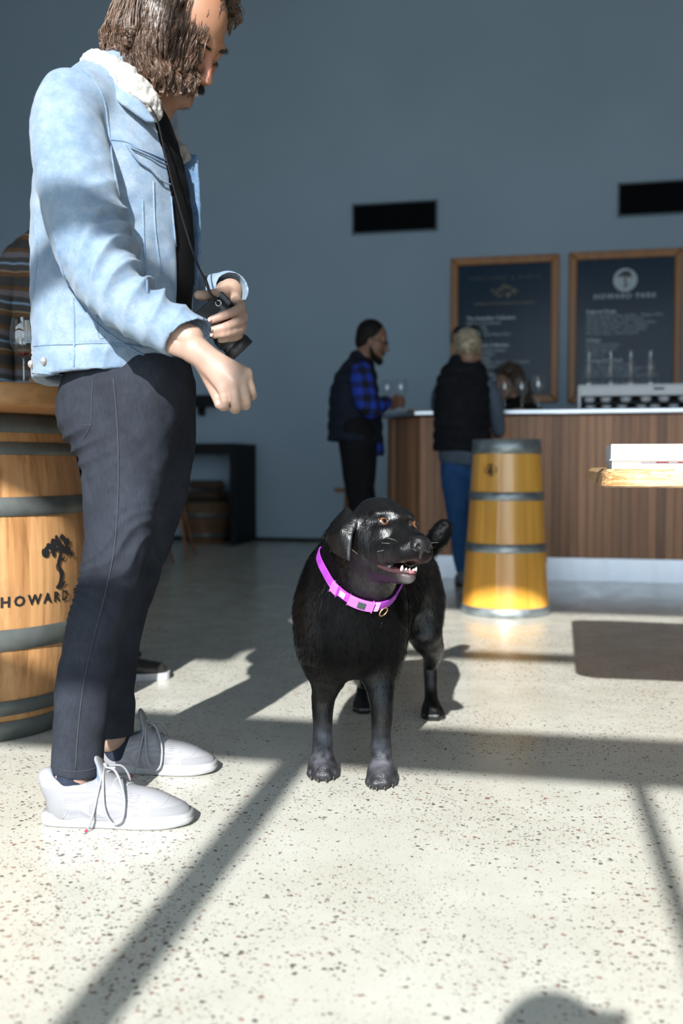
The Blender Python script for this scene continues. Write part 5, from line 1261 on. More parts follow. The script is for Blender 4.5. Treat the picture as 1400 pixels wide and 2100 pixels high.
# ---- jeans ----
J = Vol((-.78, 1.98, .10), (-.22, 2.66, 1.10), .0045)
nl = [L(262, 800, 2.215, 112), L(259, 850, 2.21, 106), L(258, 900, 2.20, 97), L(250, 1000, 2.185, 79), L(243, 1100, 2.175, 69), L(232, 1160, 2.17, 64), L(217, 1215, 2.165, 60), L(189, 1300, 2.155, 57), L(171, 1400, 2.145, 57), L(162, 1500, 2.138, 55), L(157, 1584, 2.13, 55)]
fl = [L(300, 800, 2.39, 100), L(308, 850, 2.40, 93), L(314, 900, 2.40, 88), L(311, 1000, 2.41, 73), L(297, 1070, 2.42, 66), L(275, 1150, 2.43, 60), L(258, 1210, 2.435, 57), L(244, 1260, 2.44, 56), L(231, 1330, 2.445, 54), L(226, 1420, 2.45, 53), L(223, 1504, 2.455, 53)]
J.chain(nl, .02, flat=(A3(0, 1, 0), .86), n=4); J.chain(fl, .02, flat=(A3(0, 1, 0), .86), n=4)
J.chain([L(262, 730, 2.30, 112), L(268, 800, 2.30, 116)], .05, flat=(A3(0, 1, 0), 1.15))
J.ell(P(205, 850, 2.27), (.09, .14, .10), k=.05)                                  # seat
zn = P(157, 1592, 2.13)[2]; zf = P(223, 1508, 2.455)[2]
J.plane((-.55, 2.1, zn + .004), (-.10, 0, -1), .003, box=((-.78, 1.98, .0), (-.22, 2.30, .26)))
J.plane((-.55, 2.4, zf), (-.06, 0, -1), .003, box=((-.78, 2.30, .0), (-.22, 2.66, .30)))
for a, r in ((nl[-1], .050), (fl[-1], .055)): J.cap(A3(*a[:3]) - A3(0, 0, .05), A3(*a[:3]) + A3(.004, 0, .02), r, r - .004, .004, flat=(A3(0, 1, 0), .84), op='s')
def jdisp(v):
    z = v[:, 2]; x = v[:, 0]; n = vnoise(v, 9, 2)
    def rid(ph): return 1 - np.abs(np.sin(ph)) * 2
    m1 = np.exp(-((z - .56) / .09) ** 2); d = .0050 * m1 * (.35 + .65 * sstep(vnoise(v, 7, 12), -.5, .5)) * rid(np.pi * (z - .5 * x * vnoise(v, 4, 8) * 2 + .040 * n) / .046)
    m2 = np.exp(-((z - .20) / .07) ** 2); d += .0065 * m2 * (vnoise(v * A3(1, 1, 1.6), 17, 4))
    m3 = np.exp(-((z - .80) / .05) ** 2) * sstep(-x, .46, .60); d += .0055 * m3 * rid(np.pi * (z - .35 * x) / .036)
    d += .0042 * vnoise(v * A3(1, 1, .7), 12, 6) + .0020 * vnoise(v, 38, 7)
    return d
def jeanmat():
    t = NT('faded_black_denim'); n = t.noise(t.coord(), 5, 4, .6); f = t.noise(t.coord((1, 1, .25)), 240, 2); w = t.noise(t.coord(), 900, 1)
    c = t.ramp(n, [(.34, (.014, .016, .022)), (.66, (.032, .037, .050))]); c = t.mix(t.ramp(f, [(.3, .35), (.7, 0)]), c, (.008, .009, .012))
    t.col(c).rough(.85).set(spec=.12).bump(w, .25, .002); return t.m
MAT['jeans'] = jeanmat(); MAT['jean_seam'] = plain('grey_black_stitch', (.022, .025, .032), .8, scale=200)
jeans = volobj('jeans', J, MAT['jeans'], man, mbase, jdisp, 1, label='faded black jeans'); J = bvh_of(jeans)
def seam(vol, pts, r, m, parent, name='seam', lift=.0005, n=6, flat=None, **k):
    q = lay(vol, pts, lift, n, **k)
    if len(q) > 2: return obj(name, *tube(q, r, 6, flat=flat), m, parent, off=mbase)
seam(J, [(232, 775), (240, 860), (243, 960), (240, 1060), (232, 1140), (215, 1220), (192, 1310), (172, 1400), (160, 1500), (155, 1580)], .0018, MAT['jean_seam'], jeans)
seam(J, [(190, 780), (188, 820), (186, 870), (170, 900), (164, 905)], .0014, MAT['jean_seam'], jeans, 'pocket_seam')
seam(J, [(166, 873), (188, 871)], .0012, MAT['jean_seam'], jeans, 'pocket_seam')
seam(J, [(107, 1566), (125, 1577), (155, 1582), (190, 1577), (210, 1566)], .0013, MAT['jean_seam'], jeans, 'hem_seam')
# ---- T-shirt ----
S = Vol((-.74, 2.08, .93), (-.27, 2.56, 1.60), .006)
S.chain([L(262, 260, 2.30, 80), L(262, 320, 2.30, 104), L(258, 450, 2.30, 134), L(256, 580, 2.29, 138), L(256, 700, 2.29, 128), L(258, 775, 2.29, 118)], .03, flat=(A3(0, 1, 0), 1.12), n=3)
S.plane((0, 0, P(258, 792, 2.29)[2]), (0, 0, -1), .004)
MAT['tshirt'] = fabric('black_jersey', (.003, .003, .0035), (.005, .005, .006), 20, sheen=0)
volobj('t_shirt', S, MAT['tshirt'], man, mbase, lambda v: .004 * vnoise(v * A3(1, 1, .4), 16, 3), label='black T-shirt')
# ---- denim jacket ----
K = Vol((-.80, 1.86, .86), (-.20, 2.62, 1.76), .0042)
K.chain([L(238, 205, 2.30, 88), L(232, 260, 2.30, 122), L(228, 330, 2.30, 142), L(232, 450, 2.30, 158), L(233, 590, 2.30, 161), L(231, 700, 2.30, 158), L(229, 790, 2.30, 154)], .03, flat=(A3(0, 1, 0), 1.16), n=3)
K.chain([L(165, 205, 2.13, 62), L(222, 205, 2.30, 52), L(195, 205, 2.46, 62)], .04)          # yoke
K.plane(P(229, 775, 2.30), (.045, 0, -1), .003)
K.cap(P(232, 830, 2.29), P(234, 700, 2.29), .150, .140, .006, flat=(A3(0, 1, 0), 1.16), op='s')  # hollow hem
K.cutbox(P(380, 470, 2.285), (.085, .082, .42), None, .012)                                    # open front
SL = [L(140, 205, 2.115, 62), L(136, 260, 2.09, 74), L(145, 330, 2.065, 79), L(165, 420, 2.045, 80), L(192, 505, 2.025, 79), L(226, 575, 2.005, 70), L(270, 622, 1.99, 62), L(330, 662, 1.975, 56), L(389, 694, 1.965, 52), L(410, 707, 1.962, 51)]
K.chain(SL, .012, n=4)
cdir = A3(*SL[-1][:3]) - A3(*SL[-3][:3]); cdir /= np.linalg.norm(cdir)
cdn = cdir + A3(-.22, -.30, -.35); cdn /= np.linalg.norm(cdn)
K.plane(P(386, 696, 1.965), cdn, .003, box=(P(386, 696, 1.965) - .13, P(386, 696, 1.965) + .13))
K.cap(P(362, 681, 1.97), P(440, 724, 1.955), .042, .052, .003, op='s')
FS = [L(300, 230, 2.47, 60), L(318, 380, 2.56, 66), L(352, 560, 2.57, 62), L(402, 618, 2.50, 50), L(452, 604, 2.41, 43), L(468, 597, 2.375, 41)]
K.chain(FS, .012, n=4)
K.cap(P(452, 604, 2.41), P(486, 590, 2.33), .036, .040, .003, op='s')
def ridge(ph): return 1 - 2 * np.abs(np.sin(ph))
el_ = A3(*SL[5][:3]); cu_ = A3(*SL[-1][:3]); sh_ = A3(*SL[1][:3]); ua = (el_ - sh_) / np.linalg.norm(el_ - sh_); fa = (cu_ - el_) / np.linalg.norm(cu_ - el_)
def kdisp(v):
    near = sstep(-v[:, 1], -2.14, -2.05)
    w = v - el_; t = w @ fa; tu = -(w @ ua); n = vnoise(v, 11, 3)
    up = fa * 0 + A3(.35, -.3, .9); side = sstep((w - t[:, None] * fa) @ up, -.05, .05)
    m = near * np.exp(-((t - .06) / .10) ** 2) * (.25 + .75 * side)
    d = .0110 * m * ridge(np.pi * (t + .25 * (w @ A3(0, 0, 1)) + .016 * n) / .036)
    m2 = near * np.exp(-((tu - .09) / .09) ** 2) * sstep(v[:, 0] - (el_[0] - ua[0] * tu), -.02, .05)
    d += .0085 * m2 * ridge(np.pi * (tu - .5 * (v[:, 0] - el_[0]) + .02 * n) / .046)
    d += .0060 * vnoise(v * A3(1, 1, .55), 10, 5) + .0026 * vnoise(v, 34, 9)
    zz = v[:, 2]; zb = P(229, 708, 2.12)[2]; tor = sstep(v[:, 1], 2.04, 2.08) * (v[:, 2] < 1.2)
    d += tor * (-.004 * np.exp(-((zz - zb - .045 * (v[:, 0] + .5)) / .004) ** 2) + .002 * (zz < zb))
    return d
def denim(name, a, b, c, dark):
    t = NT(name); n1 = t.noise(t.coord(), 7, 5, .62); n2 = t.noise(t.coord(), 40, 4, .65); w = t.noise(t.coord((1, 1, .4)), 620, 2)
    col = t.ramp(t.math('ADD', t.math('MULTIPLY', n1, .55), t.math('MULTIPLY', n2, .45)), [(.34, a), (.48, b), (.62, c)])
    col = t.mix(t.ramp(w, [(.35, .45), (.65, 0)]), col, dark)
    t.col(col).rough(.85).set(spec=.15, sheen=.15).bump(w, .3, .002); return t.m
MAT['denim'] = denim('bleached_light_denim', (.120, .178, .262), (.185, .245, .318), (.262, .308, .362), (.10, .16, .25))
MAT['denim_seam'] = denim('denim_seam', (.07, .14, .26), (.17, .25, .36), (.25, .31, .38), (.05, .10, .2))
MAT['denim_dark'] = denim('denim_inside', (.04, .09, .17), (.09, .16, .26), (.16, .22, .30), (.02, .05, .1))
jacket = volobj('denim_jacket', K, MAT['denim'], man, mbase, kdisp, 1, label='pale blue denim jacket with fleece collar'); K = bvh_of(jacket)
for pts in ([(163, 140), (192, 165), (213, 205), (222, 260), (230, 330), (246, 410)], [(224, 286), (262, 292), (300, 312), (345, 332)], [(292, 410), (296, 520), (302, 600)], [(150, 602), (152, 660), (152, 770)], [(70, 709), (110, 706), (150, 705), (215, 703), (290, 712)], [(66, 764), (140, 767), (220, 764), (300, 767)],
            [(110, 470), (140, 585), (195, 660), (255, 705), (305, 735)], [(72, 440), (77, 520), (70, 600)], [(345, 335), (352, 420), (362, 520), (378, 610)], [(314, 372), (318, 470), (330, 560)]):
    seam(K, pts, .0024, MAT['denim_seam'], jacket, lift=.0002)
seam(K, [(198, 646), (202, 690), (216, 692)], .0014, MAT['denim_seam'], jacket, 'pocket_seam', lift=.0002)
# chest pocket flap
fp = [(258, 298), (300, 316), (346, 338), (350, 378), (326, 371), (306, 350), (284, 335), (270, 318)]
fq = [hit(K, u, v, lift=.005) for u, v in fp]; ok = [q for q in fq if q is not None]
if len(ok) >= 6: obj('pocket_flap', ok + [np.mean(ok, axis=0) - A3(0, .002, 0)], [(i, (i + 1) % len(ok), len(ok)) for i in range(len(ok))], MAT['denim'], jacket, off=mbase, solid=.006, smooth=False)
seam(K, fp + fp[:1], .002, MAT['denim_seam'], jacket, 'flap_seam', lift=.007)
seam(K, [(262, 303), (300, 322), (343, 343)], .002, MAT['denim_seam'], jacket, 'flap_seam', lift=.007)
MAT['snap'] = plain('pewter_button', (.28, .25, .22), .35, .8)
for u, v in ((93, 741), (67, 747), (348, 366), (386, 770), (361, 462), (372, 560)):
    q = hit(K, u, v, lift=.002)
    if q is not None: obj('button', *discs(q, P(u, v, 1.0) * -1 + A3(0, 0, CAM_H), .0085, .0, .003), MAT['snap'], jacket, off=mbase)
# turned cuff of the near sleeve
cc0 = P(386, 696, 1.965); ff, cl, cuu = frame3(cdir)
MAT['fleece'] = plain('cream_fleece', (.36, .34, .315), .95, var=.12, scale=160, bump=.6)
MAT['fleece_shaded'] = plain('shaded_fleece', (.24, .21, .185), .95, var=.2, scale=160, bump=.6)  # same fleece as the collar, with shade put into its colour
# fleece collar
C = Vol((-.66, 2.10, 1.42), (-.28, 2.52, 1.76), .0034)
ring = [L(318, 236, 2.180, 15), L(300, 208, 2.165, 26), L(272, 182, 2.165, 31), L(238, 155, 2.185, 31), L(208, 138, 2.225, 30), L(192, 136, 2.30, 28), L(205, 138, 2.37, 28), L(250, 160, 2.42, 27), L(300, 205, 2.42, 24), L(332, 258, 2.42, 16)]
C.chain(ring, .01, n=5)
lap = [P(334, 258, 2.41), P(350, 268, 2.405), P(388, 326, 2.39), P(371, 336, 2.395), P(378, 420, 2.375), P(384, 500, 2.365), P(376, 540, 2.37), P(366, 440, 2.385), P(352, 340, 2.40)]
C2 = Vol((-.42, 2.28, 1.20), (-.28, 2.50, 1.58), .0034)
C2.tri(lap, [(0, 1, 8), (1, 2, 3), (1, 3, 8), (3, 4, 8), (4, 7, 8), (4, 5, 7), (5, 6, 7)], .007, .004)
fz_ = lambda v: .0045 * vnoise(v, 110, 2) + .003 * vnoise(v, 55, 5)
volobj('fleece_collar', C, MAT['fleece'], jacket, mbase, fz_, 1, label='cream fleece collar')
volobj('fleece_facing', C2, MAT['fleece_shaded'], jacket, mbase, fz_, 1)
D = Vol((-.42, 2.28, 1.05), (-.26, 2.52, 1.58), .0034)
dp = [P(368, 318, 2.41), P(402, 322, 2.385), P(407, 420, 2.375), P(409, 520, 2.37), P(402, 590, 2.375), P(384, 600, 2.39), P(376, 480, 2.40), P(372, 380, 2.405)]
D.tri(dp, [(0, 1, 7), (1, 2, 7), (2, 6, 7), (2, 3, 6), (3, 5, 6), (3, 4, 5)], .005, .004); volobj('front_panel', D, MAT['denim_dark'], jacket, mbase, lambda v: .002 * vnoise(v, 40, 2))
cf_ = [P(196, 156, 2.175), P(240, 178, 2.145), P(285, 210, 2.135), P(314, 248, 2.150), P(300, 246, 2.145), P(255, 214, 2.130), P(206, 176, 2.155)]
D = Vol((-.66, 2.08, 1.44), (-.36, 2.24, 1.70), .0034); D.tri(cf_, [(0, 1, 6), (1, 5, 6), (1, 2, 5), (2, 4, 5), (2, 3, 4)], .005, .006); volobj('collar_leaf', D, MAT['denim'], jacket, mbase)
# ---- body: head, hands and what the clothes cover, one mesh ----
MO = A3(-.3624, 2.3, 1.7344); MF = A3(.6724, -.245, -.6985); ML = A3(-.5095, -.8377, -.1966); MU = A3(.537, -.4881, .6881); MFR = np.array([MF, ML, MU])
mh = lambda a, b, c, s=.985: MO + s * (a * MF + b * ML + c * MU)
def human_head(B, h, FR, k=1.0, lids=True, fullness=1.0):
    B.ell(h(-.012, 0, .048), np.array((.098, .077, .092)) * k, FR, .02)
    B.ell(h(.028, 0, -.022), np.array((.062, .061, .086)) * k, FR, .025)
    for s in (-1, 1):
        B.chain([(*h(-.012, .058 * s, -.045), .020 * k), (*h(.005, .054 * s, -.078), .020 * k), (*h(.070, .016 * s, -.104), .018 * k)], .022)
        B.ell(h(.056, .044 * s, -.016), np.array((.028, .024, .022)) * k, FR, .018)
        B.ell(h(.066, .030 * s, -.050), np.array((.022, .022, .028)) * k, FR, .02)
        B.ell(h(.090, .033 * s, .012), np.array((.016, .017, .012)) * k, FR, .010, 's')
        B.ell(h(.0745, .032 * s, .0115), np.array((.0128, .0145, .0118)) * k, FR, .004)
        B.ell(h(.101, .0125 * s, -.034), np.array((.010, .0085, .008)) * k, FR, .008)
        B.ell(h(-.005, .078 * s, -.010), np.array((.018, .008, .030)) * k, FR, .008)
        B.ell(h(.1035, .0075 * s, -.0415), np.array((.0045, .0035, .003)) * k, FR, .003, 's')
    B.cap(h(.078, -.034, .033), h(.078, .034, .033), .0135 * k, .0135 * k, .016)
    B.chain([(*h(.084, 0, .026), .010 * k), (*h(.098, 0, -.004), .0095 * k), (*h(.113, 0, -.028), .0125 * k)], .012)
    B.cap(h(.091, -.016, -.0635), h(.091, .016, -.0635), .0085 * k, .0085 * k, .008); B.cap(h(.0885, -.015, -.077), h(.0885, .015, -.077), .0085 * k, .0085 * k, .008)
    B.cap(h(.101, -.022, -.0700), h(.101, .022, -.0700), .0018, .0018, .003, op='s')
    B.ell(h(.080, 0, -.103), np.array((.020, .022, .018)) * k, FR, .016)
Hd = Vol(MO - A3(.22, .16, .30), MO + A3(.16, .16, .17), .0028)
human_head(Hd, mh, MFR)
Hd.chain([(*mh(-.035, 0, -.035), .058), (*P(312, 205, 2.31), .054), (*P(292, 245, 2.31), .060), (*P(280, 275, 2.31), .075)], .02, n=3)
def headcol(v):
    c = np.tile(A3(.30, .150, .088), (len(v), 1)); w = v - MO; a = w @ MF; b = w @ ML; u = w @ MU
    blush = np.exp(-(((a - .105) / .03) ** 2 + (b / .02) ** 2 + ((u + .02) / .035) ** 2)) + .7 * np.exp(-(((a - .06) / .03) ** 2 + ((np.abs(b) - .04) / .022) ** 2 + ((u + .02) / .025) ** 2))
    c = c + np.clip(blush, 0, 1)[:, None] * A3(.10, .01, .02)
    st = sstep(-u, .045, .065) * sstep(a, -.02, .02) * (.55 + .25 * vnoise(v, 260, 3)); c = c * (1 - .55 * np.clip(st, 0, 1))[:, None]
    lip = np.exp(-(((a - .094) / .014) ** 2 + ((u + .070) / .012) ** 4 + (b / .022) ** 4)); c = c * (1 - lip)[:, None] + lip[:, None] * A3(.26, .085, .07)
    nk = sstep(-v[:, 2], -1.64, -1.60); return c * (1 - nk)[:, None] + nk[:, None] * A3(.27, .15, .10)
pieces = []
hv_, hf_ = Hd.mesh(); hv_ = relax(hv_, hf_, 1); pieces.append((hv_, hf_, headcol(hv_)))
SKH = A3(.34, .225, .175)
def handcol(v): n = vnoise(v, 55, 3); return SKH * (1 + .10 * n[:, None]) + A3(.02, -.008, -.005) * vnoise(v, 25, 8)[:, None]
def hand(wrist, fore, mcps, fingers, thumb, res=.0022, palm_r=.0135, flat=None):
    allp = np.vstack([[q[:3] for q in mcps], [wrist[:3]], [fore[:3]]] + [[q[:3] for q in f] for f in fingers] + [[q[:3] for q in thumb]])
    B = Vol(allp.min(0) - .045, allp.max(0) + .045, res)
    w = A3(*wrist[:3])
    B.chain([fore, wrist], .012, flat=flat)
    mid = np.mean([q[:3] for q in mcps], axis=0)
    for m in mcps: B.chain([(*w, wrist[3] * .72), (*(w * .45 + A3(*m[:3]) * .55), palm_r * 1.05), (*m[:3], palm_r * .92)], .014)
    for f in fingers: B.chain(f, .006, n=3)
    B.chain(thumb, .010, n=3)
    v, f = B.mesh(); v = relax(v, f, 1); return v, f, handcol(v)
# near hand, hanging in a loose fist
Yh = 1.945
wr = (*P(398, 716, 1.955), .0255); fo = (*P(345, 690, 1.972), .032)
m4 = [P(457, 795, Yh), P(478, 785, Yh - .004), P(494, 775, Yh + .002), P(505, 766, Yh + .012)]
mcps = [(*q, .012) for q in m4]
def curl(m, pip, dip, tip, r): return [(*m, r * 1.1), (*pip, r * 1.04), (*dip, r * .96), (*tip, r * .86)]
fing = [curl(m4[0], P(461, 820, Yh + .000), P(459, 834, Yh + .020), P(449, 829, Yh + .036), .0096),
        curl(m4[1], P(484, 823, Yh - .003), P(483, 839, Yh + .018), P(473, 834, Yh + .036), .0100),
        curl(m4[2], P(503, 815, Yh + .004), P(504, 832, Yh + .024), P(494, 829, Yh + .042), .0095),
        curl(m4[3], P(515, 797, Yh + .014), P(518, 812, Yh + .032), P(510, 814, Yh + .046), .0083)]
thm = [(*P(420, 752, Yh + .020), .017), (*P(436, 790, Yh + .024), .0135), (*P(446, 816, Yh + .022), .0110), (*P(449, 829, Yh + .012), .0090)]
pieces.append(hand(wr, fo, mcps, fing, thm, flat=(A3(0, 1, 0), .72)))
NAILP = [(P(449, 826, Yh + .004), A3(-.4, -.85, .1), .0052)]
# far hand wrapped around the camera
wr = (*P(472, 596, 2.315), .025); fo = (*P(448, 604, 2.43), .030)
m4 = [P(480, 612, 2.262), P(487, 628, 2.262), P(489, 648, 2.266), P(486, 668, 2.272)]
mcps = [(*q, .012) for q in m4]
fing = [[(*m4[0], .0112), (*P(494, 630, 2.205), .0105), (*P(462, 646, 2.150), .0098), (*P(435, 656, 2.142), .0086)],
        [(*m4[1], .0112), (*P(499, 652, 2.202), .0105), (*P(466, 669, 2.146), .0098), (*P(438, 677, 2.140), .0086)],
        [(*m4[2], .0106), (*P(497, 672, 2.204), .0100), (*P(466, 683, 2.150), .0092), (*P(439, 687, 2.146), .0080)],
        [(*m4[3], .0095), (*P(490, 688, 2.212), .0088), (*P(468, 694, 2.170), .0080), (*P(452, 697, 2.160), .0070)]]
thm = [(*P(470, 602, 2.29), .018), (*P(456, 602, 2.235), .0145), (*P(428, 606, 2.185), .0118), (*P(406, 605, 2.165), .0098)]
pieces.append(hand(wr, fo, mcps, fing, thm))
NAILP += [(P(431, 656, 2.134), A3(-.5, -.85, .15), .0050), (P(434, 676, 2.132), A3(-.5, -.85, .15), .0050), (P(435, 687, 2.138), A3(-.5, -.85, .15), .0045)]
# covered limbs and trunk
B = Vol((-.78, 1.90, .02), (-.20, 2.66, 1.60), .010)
B.chain([L(275, 270, 2.31, 60), L(258, 330, 2.30, 95), L(255, 500, 2.30, 110), L(258, 700, 2.30, 105), L(265, 800, 2.30, 98)], .03, flat=(A3(0, 1, 0), 1.15), n=3)
B.chain([(q[0], q[1], q[2], q[3] * .72) for q in nl], .02); B.chain([(q[0], q[1], q[2], q[3] * .72) for q in fl], .02)
B.chain([(q[0], q[1], q[2], q[3] * .58) for q in SL[:-1]], .02); B.chain([(q[0], q[1], q[2], q[3] * .6) for q in FS[:-1]], .02)
for a, b in (((-.590, 2.122, .10), A3(*nl[-1][:3])), ((-.560, 2.478, .10), A3(*fl[-1][:3]))): B.cap(a, b, .030, .034, .01)
bv, bf = B.mesh(); pieces.append((bv, bf, np.tile(SKH, (len(bv), 1))))
vs = []; fs = []; cs = []; n0 = 0
for v, f, c in pieces: vs.append(v); fs.append(f + n0); cs.append(c); n0 += len(v)
mbody = obj('body', np.vstack(vs), np.vstack(fs), MAT['skin'], man, off=mbase); paint(mbody, np.vstack(cs))
MAT['nail'] = plain('finger_nail', (.44, .30, .26), .25, var=.05)
for c_, d_, r_ in NAILP: obj('fingernail', *discs(c_, d_, r_, .0035, .0012, 12), MAT['nail'], man, off=mbase)
# ---- eyes, brows, moustache ----
MAT['brow'] = plain('dark_brown_hair', (.018, .011, .008), .6)
rg = np.random.default_rng(3)
def tuft(cs_, ds_, n, ln, rad, spread):
    c = np.array([cs_[i] for i in rg.integers(0, len(cs_), n)]) + rg.normal(size=(n, 3)) * spread; d = np.array(ds_) + rg.normal(size=(n, 3)) * .25
    return strands(c, np.broadcast_to(d, (n, 3)), np.full(n, ln) * rg.uniform(.6, 1.2, n), rad, 2)
for s in (1, -1):
    pts = [mh(.094 - .012 * t_ ** 2, (.014 + .034 * t_) * s, .034 + .010 * t_ - .008 * t_ ** 2) for t_ in np.linspace(0, 1, 24)]
    obj('eyebrow', *tuft(pts, ML * s * .9 + MF * .3, 220, .012, .0004, .0016), MAT['brow'], man, off=mbase)
    pts = [mh(.0905 - .010 * t_ ** 2, (.020 + .026 * t_) * s, .003) for t_ in np.linspace(0, 1, 20)]
    obj('eyelashes', *tuft(pts, MF * .8 - MU * .6 + ML * s * .2, 70, .010, .0003, .0006), MAT['brow'], man, off=mbase)
pts = [mh(.103 - .35 * abs(t_) * .03, .026 * t_, -.054 - .006 * t_ * t_) for t_ in np.linspace(-1, 1, 40)]
obj('moustache', *tuft(pts, -MU * .9 + MF * .45, 700, .014, .0004, .0028), MAT['brow'], man, off=mbase)
pts = [mh(.094 - .02 * abs(t_), .02 * t_, -.108) for t_ in np.linspace(-1, 1, 20)]
obj('chin_beard', *tuft(pts, -MU * .5 + MF * .5, 260, .008, .0003, .006), MAT['brow'], man, off=mbase)
# ---- hair ----
HR = Vol(MO - A3(.24, .22, .18), MO + A3(.2, .2, .2), .005)
HR.ell(mh(-.024, 0, .052), (.097, .078, .095), MFR, .01)
def curtain(bx, zlow, r):  # soft masses that hang beside the face
    HR.chain(bx, .02, n=3)
HR.chain([(*P(335, 75, 2.27), .035), (*P(325, 135, 2.265), .026)], .02)
HR.chain([(*P(275, 60, 2.295), .04), (*P(268, 115, 2.295), .028)], .02)
HR.chain([(*P(380, 80, 2.265), .024), (*P(372, 130, 2.255), .018)], .02)
HR.cutbox(mh(.06, -.10, -.02), (.09, .06, .12), MFR, .01)
HR.ell(mh(.075, 0, -.02), (.075, .052, .085), MFR, .01, 's')
hairm = NT('wavy_brown_hair'); hairm.col(hairm.attr('Col')).rough(.30).set(spec=.6)
MAT['hair'] = hairm.m
hv, hf = HR.mesh(); hv = relax(hv, hf, 1)
hair = obj('hair', hv, hf, MAT['hair'], man, off=mbase, label='chin-length wavy brown hair'); paint(hair, np.tile(A3(.022, .012, .008), (len(hv), 1)))
NG = 420; rg = np.random.default_rng(21)
g = []
while len(g) < NG:
    d = rg.normal(size=3); d /= np.linalg.norm(d)
    if d[2] < -.35 or (d[0] > .55 and d[2] < .55): continue            # keep the face free
    g.append(d)
g = np.array(g); hc = mh(-.022, 0, .052); rad = A3(.104, .090, .102)
pos = hc + (g * rad) @ MFR; loc = g.copy()
part = np.where(g[:, 1] >= 0, 1., -1.)
steps = 22; path = np.zeros((NG, steps, 3)); path[:, 0] = pos
az = np.arctan2(-(pos[:, 1] - hc[1]), pos[:, 0] - hc[0])
dirv = (g * A3(1, 1, .6)) @ MFR * .4 + part[:, None] * ML * .55 - MF * .25
ph = rg.uniform(0, 6.28, NG); fq_ = rg.uniform(.75, 1.2, NG); amp = rg.uniform(.004, .011, NG)
zend = 1.655 + .045 * sstep(-(pos[:, 0] - hc[0]), -.02, .10) + rg.uniform(-.022, .045, NG) - .012 * (pos[:, 1] < hc[1])
for i in range(1, steps):
    dirv = dirv * .72 + A3(0, 0, -1) * .34 + part[:, None] * ML * .02
    st = dirv / (np.linalg.norm(dirv, axis=1)[:, None] + 1e-9) * .0135
    q = path[:, i - 1] + st * (path[:, i - 1, 2] > zend)[:, None]
    w = (q - hc) @ MFR.T
    e = np.linalg.norm(w / (rad * 1.06), axis=1); push = np.where(e < 1, 1 / np.maximum(e, .3), 1); w = w * push[:, None]
    fm = (w[:, 0] > .035) & (w[:, 2] < .06); lim = .062 + .02 * sstep(w[:, 0], .05, .09); w[:, 1] = np.where(fm & (np.abs(w[:, 1]) < lim), lim * np.sign(part), w[:, 1])
    w[:, 0] = np.where((w[:, 2] < .05) & (w[:, 0] > .070), .070, w[:, 0])
    path[:, i] = hc + w @ MFR
wl = (path[:, -1] - hc) @ MFR.T; path = path[~((wl[:, 1] < .02) & (wl[:, 0] > -.03)) & ~((wl[:, 1] >= .02) & (wl[:, 0] > .02))]
# the curtain of waves on the near side, between a front edge beside the cheek and the nape
NC = 760; fr_c = spline([(424, -75), (445, -10), (436, 45), (413, 100), (398, 145), (404, 178)], 8); bk_c = spline([(330, -85), (258, -25), (226, 40), (214, 80), (226, 116), (262, 148)], 8)
fr_c = fr_c[np.linspace(0, len(fr_c) - 1, steps).astype(int)]; bk_c = bk_c[np.linspace(0, len(bk_c) - 1, steps).astype(int)]
mid_c = spline([(385, -85), (338, -25), (322, 40), (318, 95), (322, 140), (326, 172)], 8); mid_c = mid_c[np.linspace(0, len(mid_c) - 1, steps).astype(int)]
tt = np.linspace(0, 1, steps); S_ = 12
s_ = rg.uniform(0, 1, NC) ** .9; cur = np.zeros((NC, steps, 3)); lay_ = rg.uniform(0, 1, NC)
for i in range(NC):
    q = s_[i]; wF, wM, wB = max(0, 1 - 2 * q), 1 - abs(1 - 2 * q), max(0, 2 * q - 1)
    uv = fr_c * wF + mid_c * wM + bk_c * wB
    yy = 2.232 * wF + 2.172 * wM + 2.262 * wB; top = 2.283
    bul = yy + (top - yy) * (1 - sstep(tt, 0, .27)) + .018 * sstep(tt, .8, 1) + .034 * lay_[i]
    end = rg.uniform(.86, 1.16) if rg.uniform() < .75 else rg.uniform(.55, .9)
    idx = np.clip(np.linspace(0, (steps - 1) * min(end, 1), steps), 0, steps - 1)
    U_ = np.interp(idx, np.arange(steps), uv[:, 0]) + rg.normal() * 4; V_ = np.interp(idx, np.arange(steps), uv[:, 1]) + max(0, end - 1) * 120 * tt ** 3
    Yq = np.interp(idx, np.arange(steps), bul)
    cur[i] = [P(a_, b_, c_) for a_, b_, c_ in zip(U_, V_, Yq)]
lk_ = np.zeros((14, steps, 3))
for i in range(14):
    j = rg.normal(size=3) * A3(5, 5, .008); pp = spline([(440 + j[0], -60, 2.30), (470 + j[0], -10 + j[1], 2.33 + j[2]), (478 + j[0], 25 + j[1], 2.345 + j[2]), (466 + j[0], 58 + j[1], 2.35 + j[2])], 8); pp = pp[np.linspace(0, len(pp) - 1, steps).astype(int)]; lk_[i] = [P(*z_) for z_ in pp]
path = np.concatenate([path, cur, lk_]); NG = len(path)
ph = rg.uniform(0, 6.28, NG); fq_ = rg.uniform(.8, 1.5, NG); amp = rg.uniform(.005, .016, NG)
tan = np.gradient(path, axis=1); tan /= np.linalg.norm(tan, axis=2)[..., None] + 1e-9
rdl = path - hc; rdl /= np.linalg.norm(rdl, axis=2)[..., None]
sd1 = np.cross(tan, rdl); sd1 /= np.linalg.norm(sd1, axis=2)[..., None] + 1e-9
wave = sstep(tt, .30, .85)[None, :] * amp[:, None]
cen = path + sd1 * (wave * np.sin(tt[None] * 18 * fq_[:, None] + ph[:, None]))[..., None] + rdl * (wave * .8 * np.cos(tt[None] * 18 * fq_[:, None] + ph[:, None] * 1.7))[..., None]
allV = []; allF = []; allC = []; nb = 0
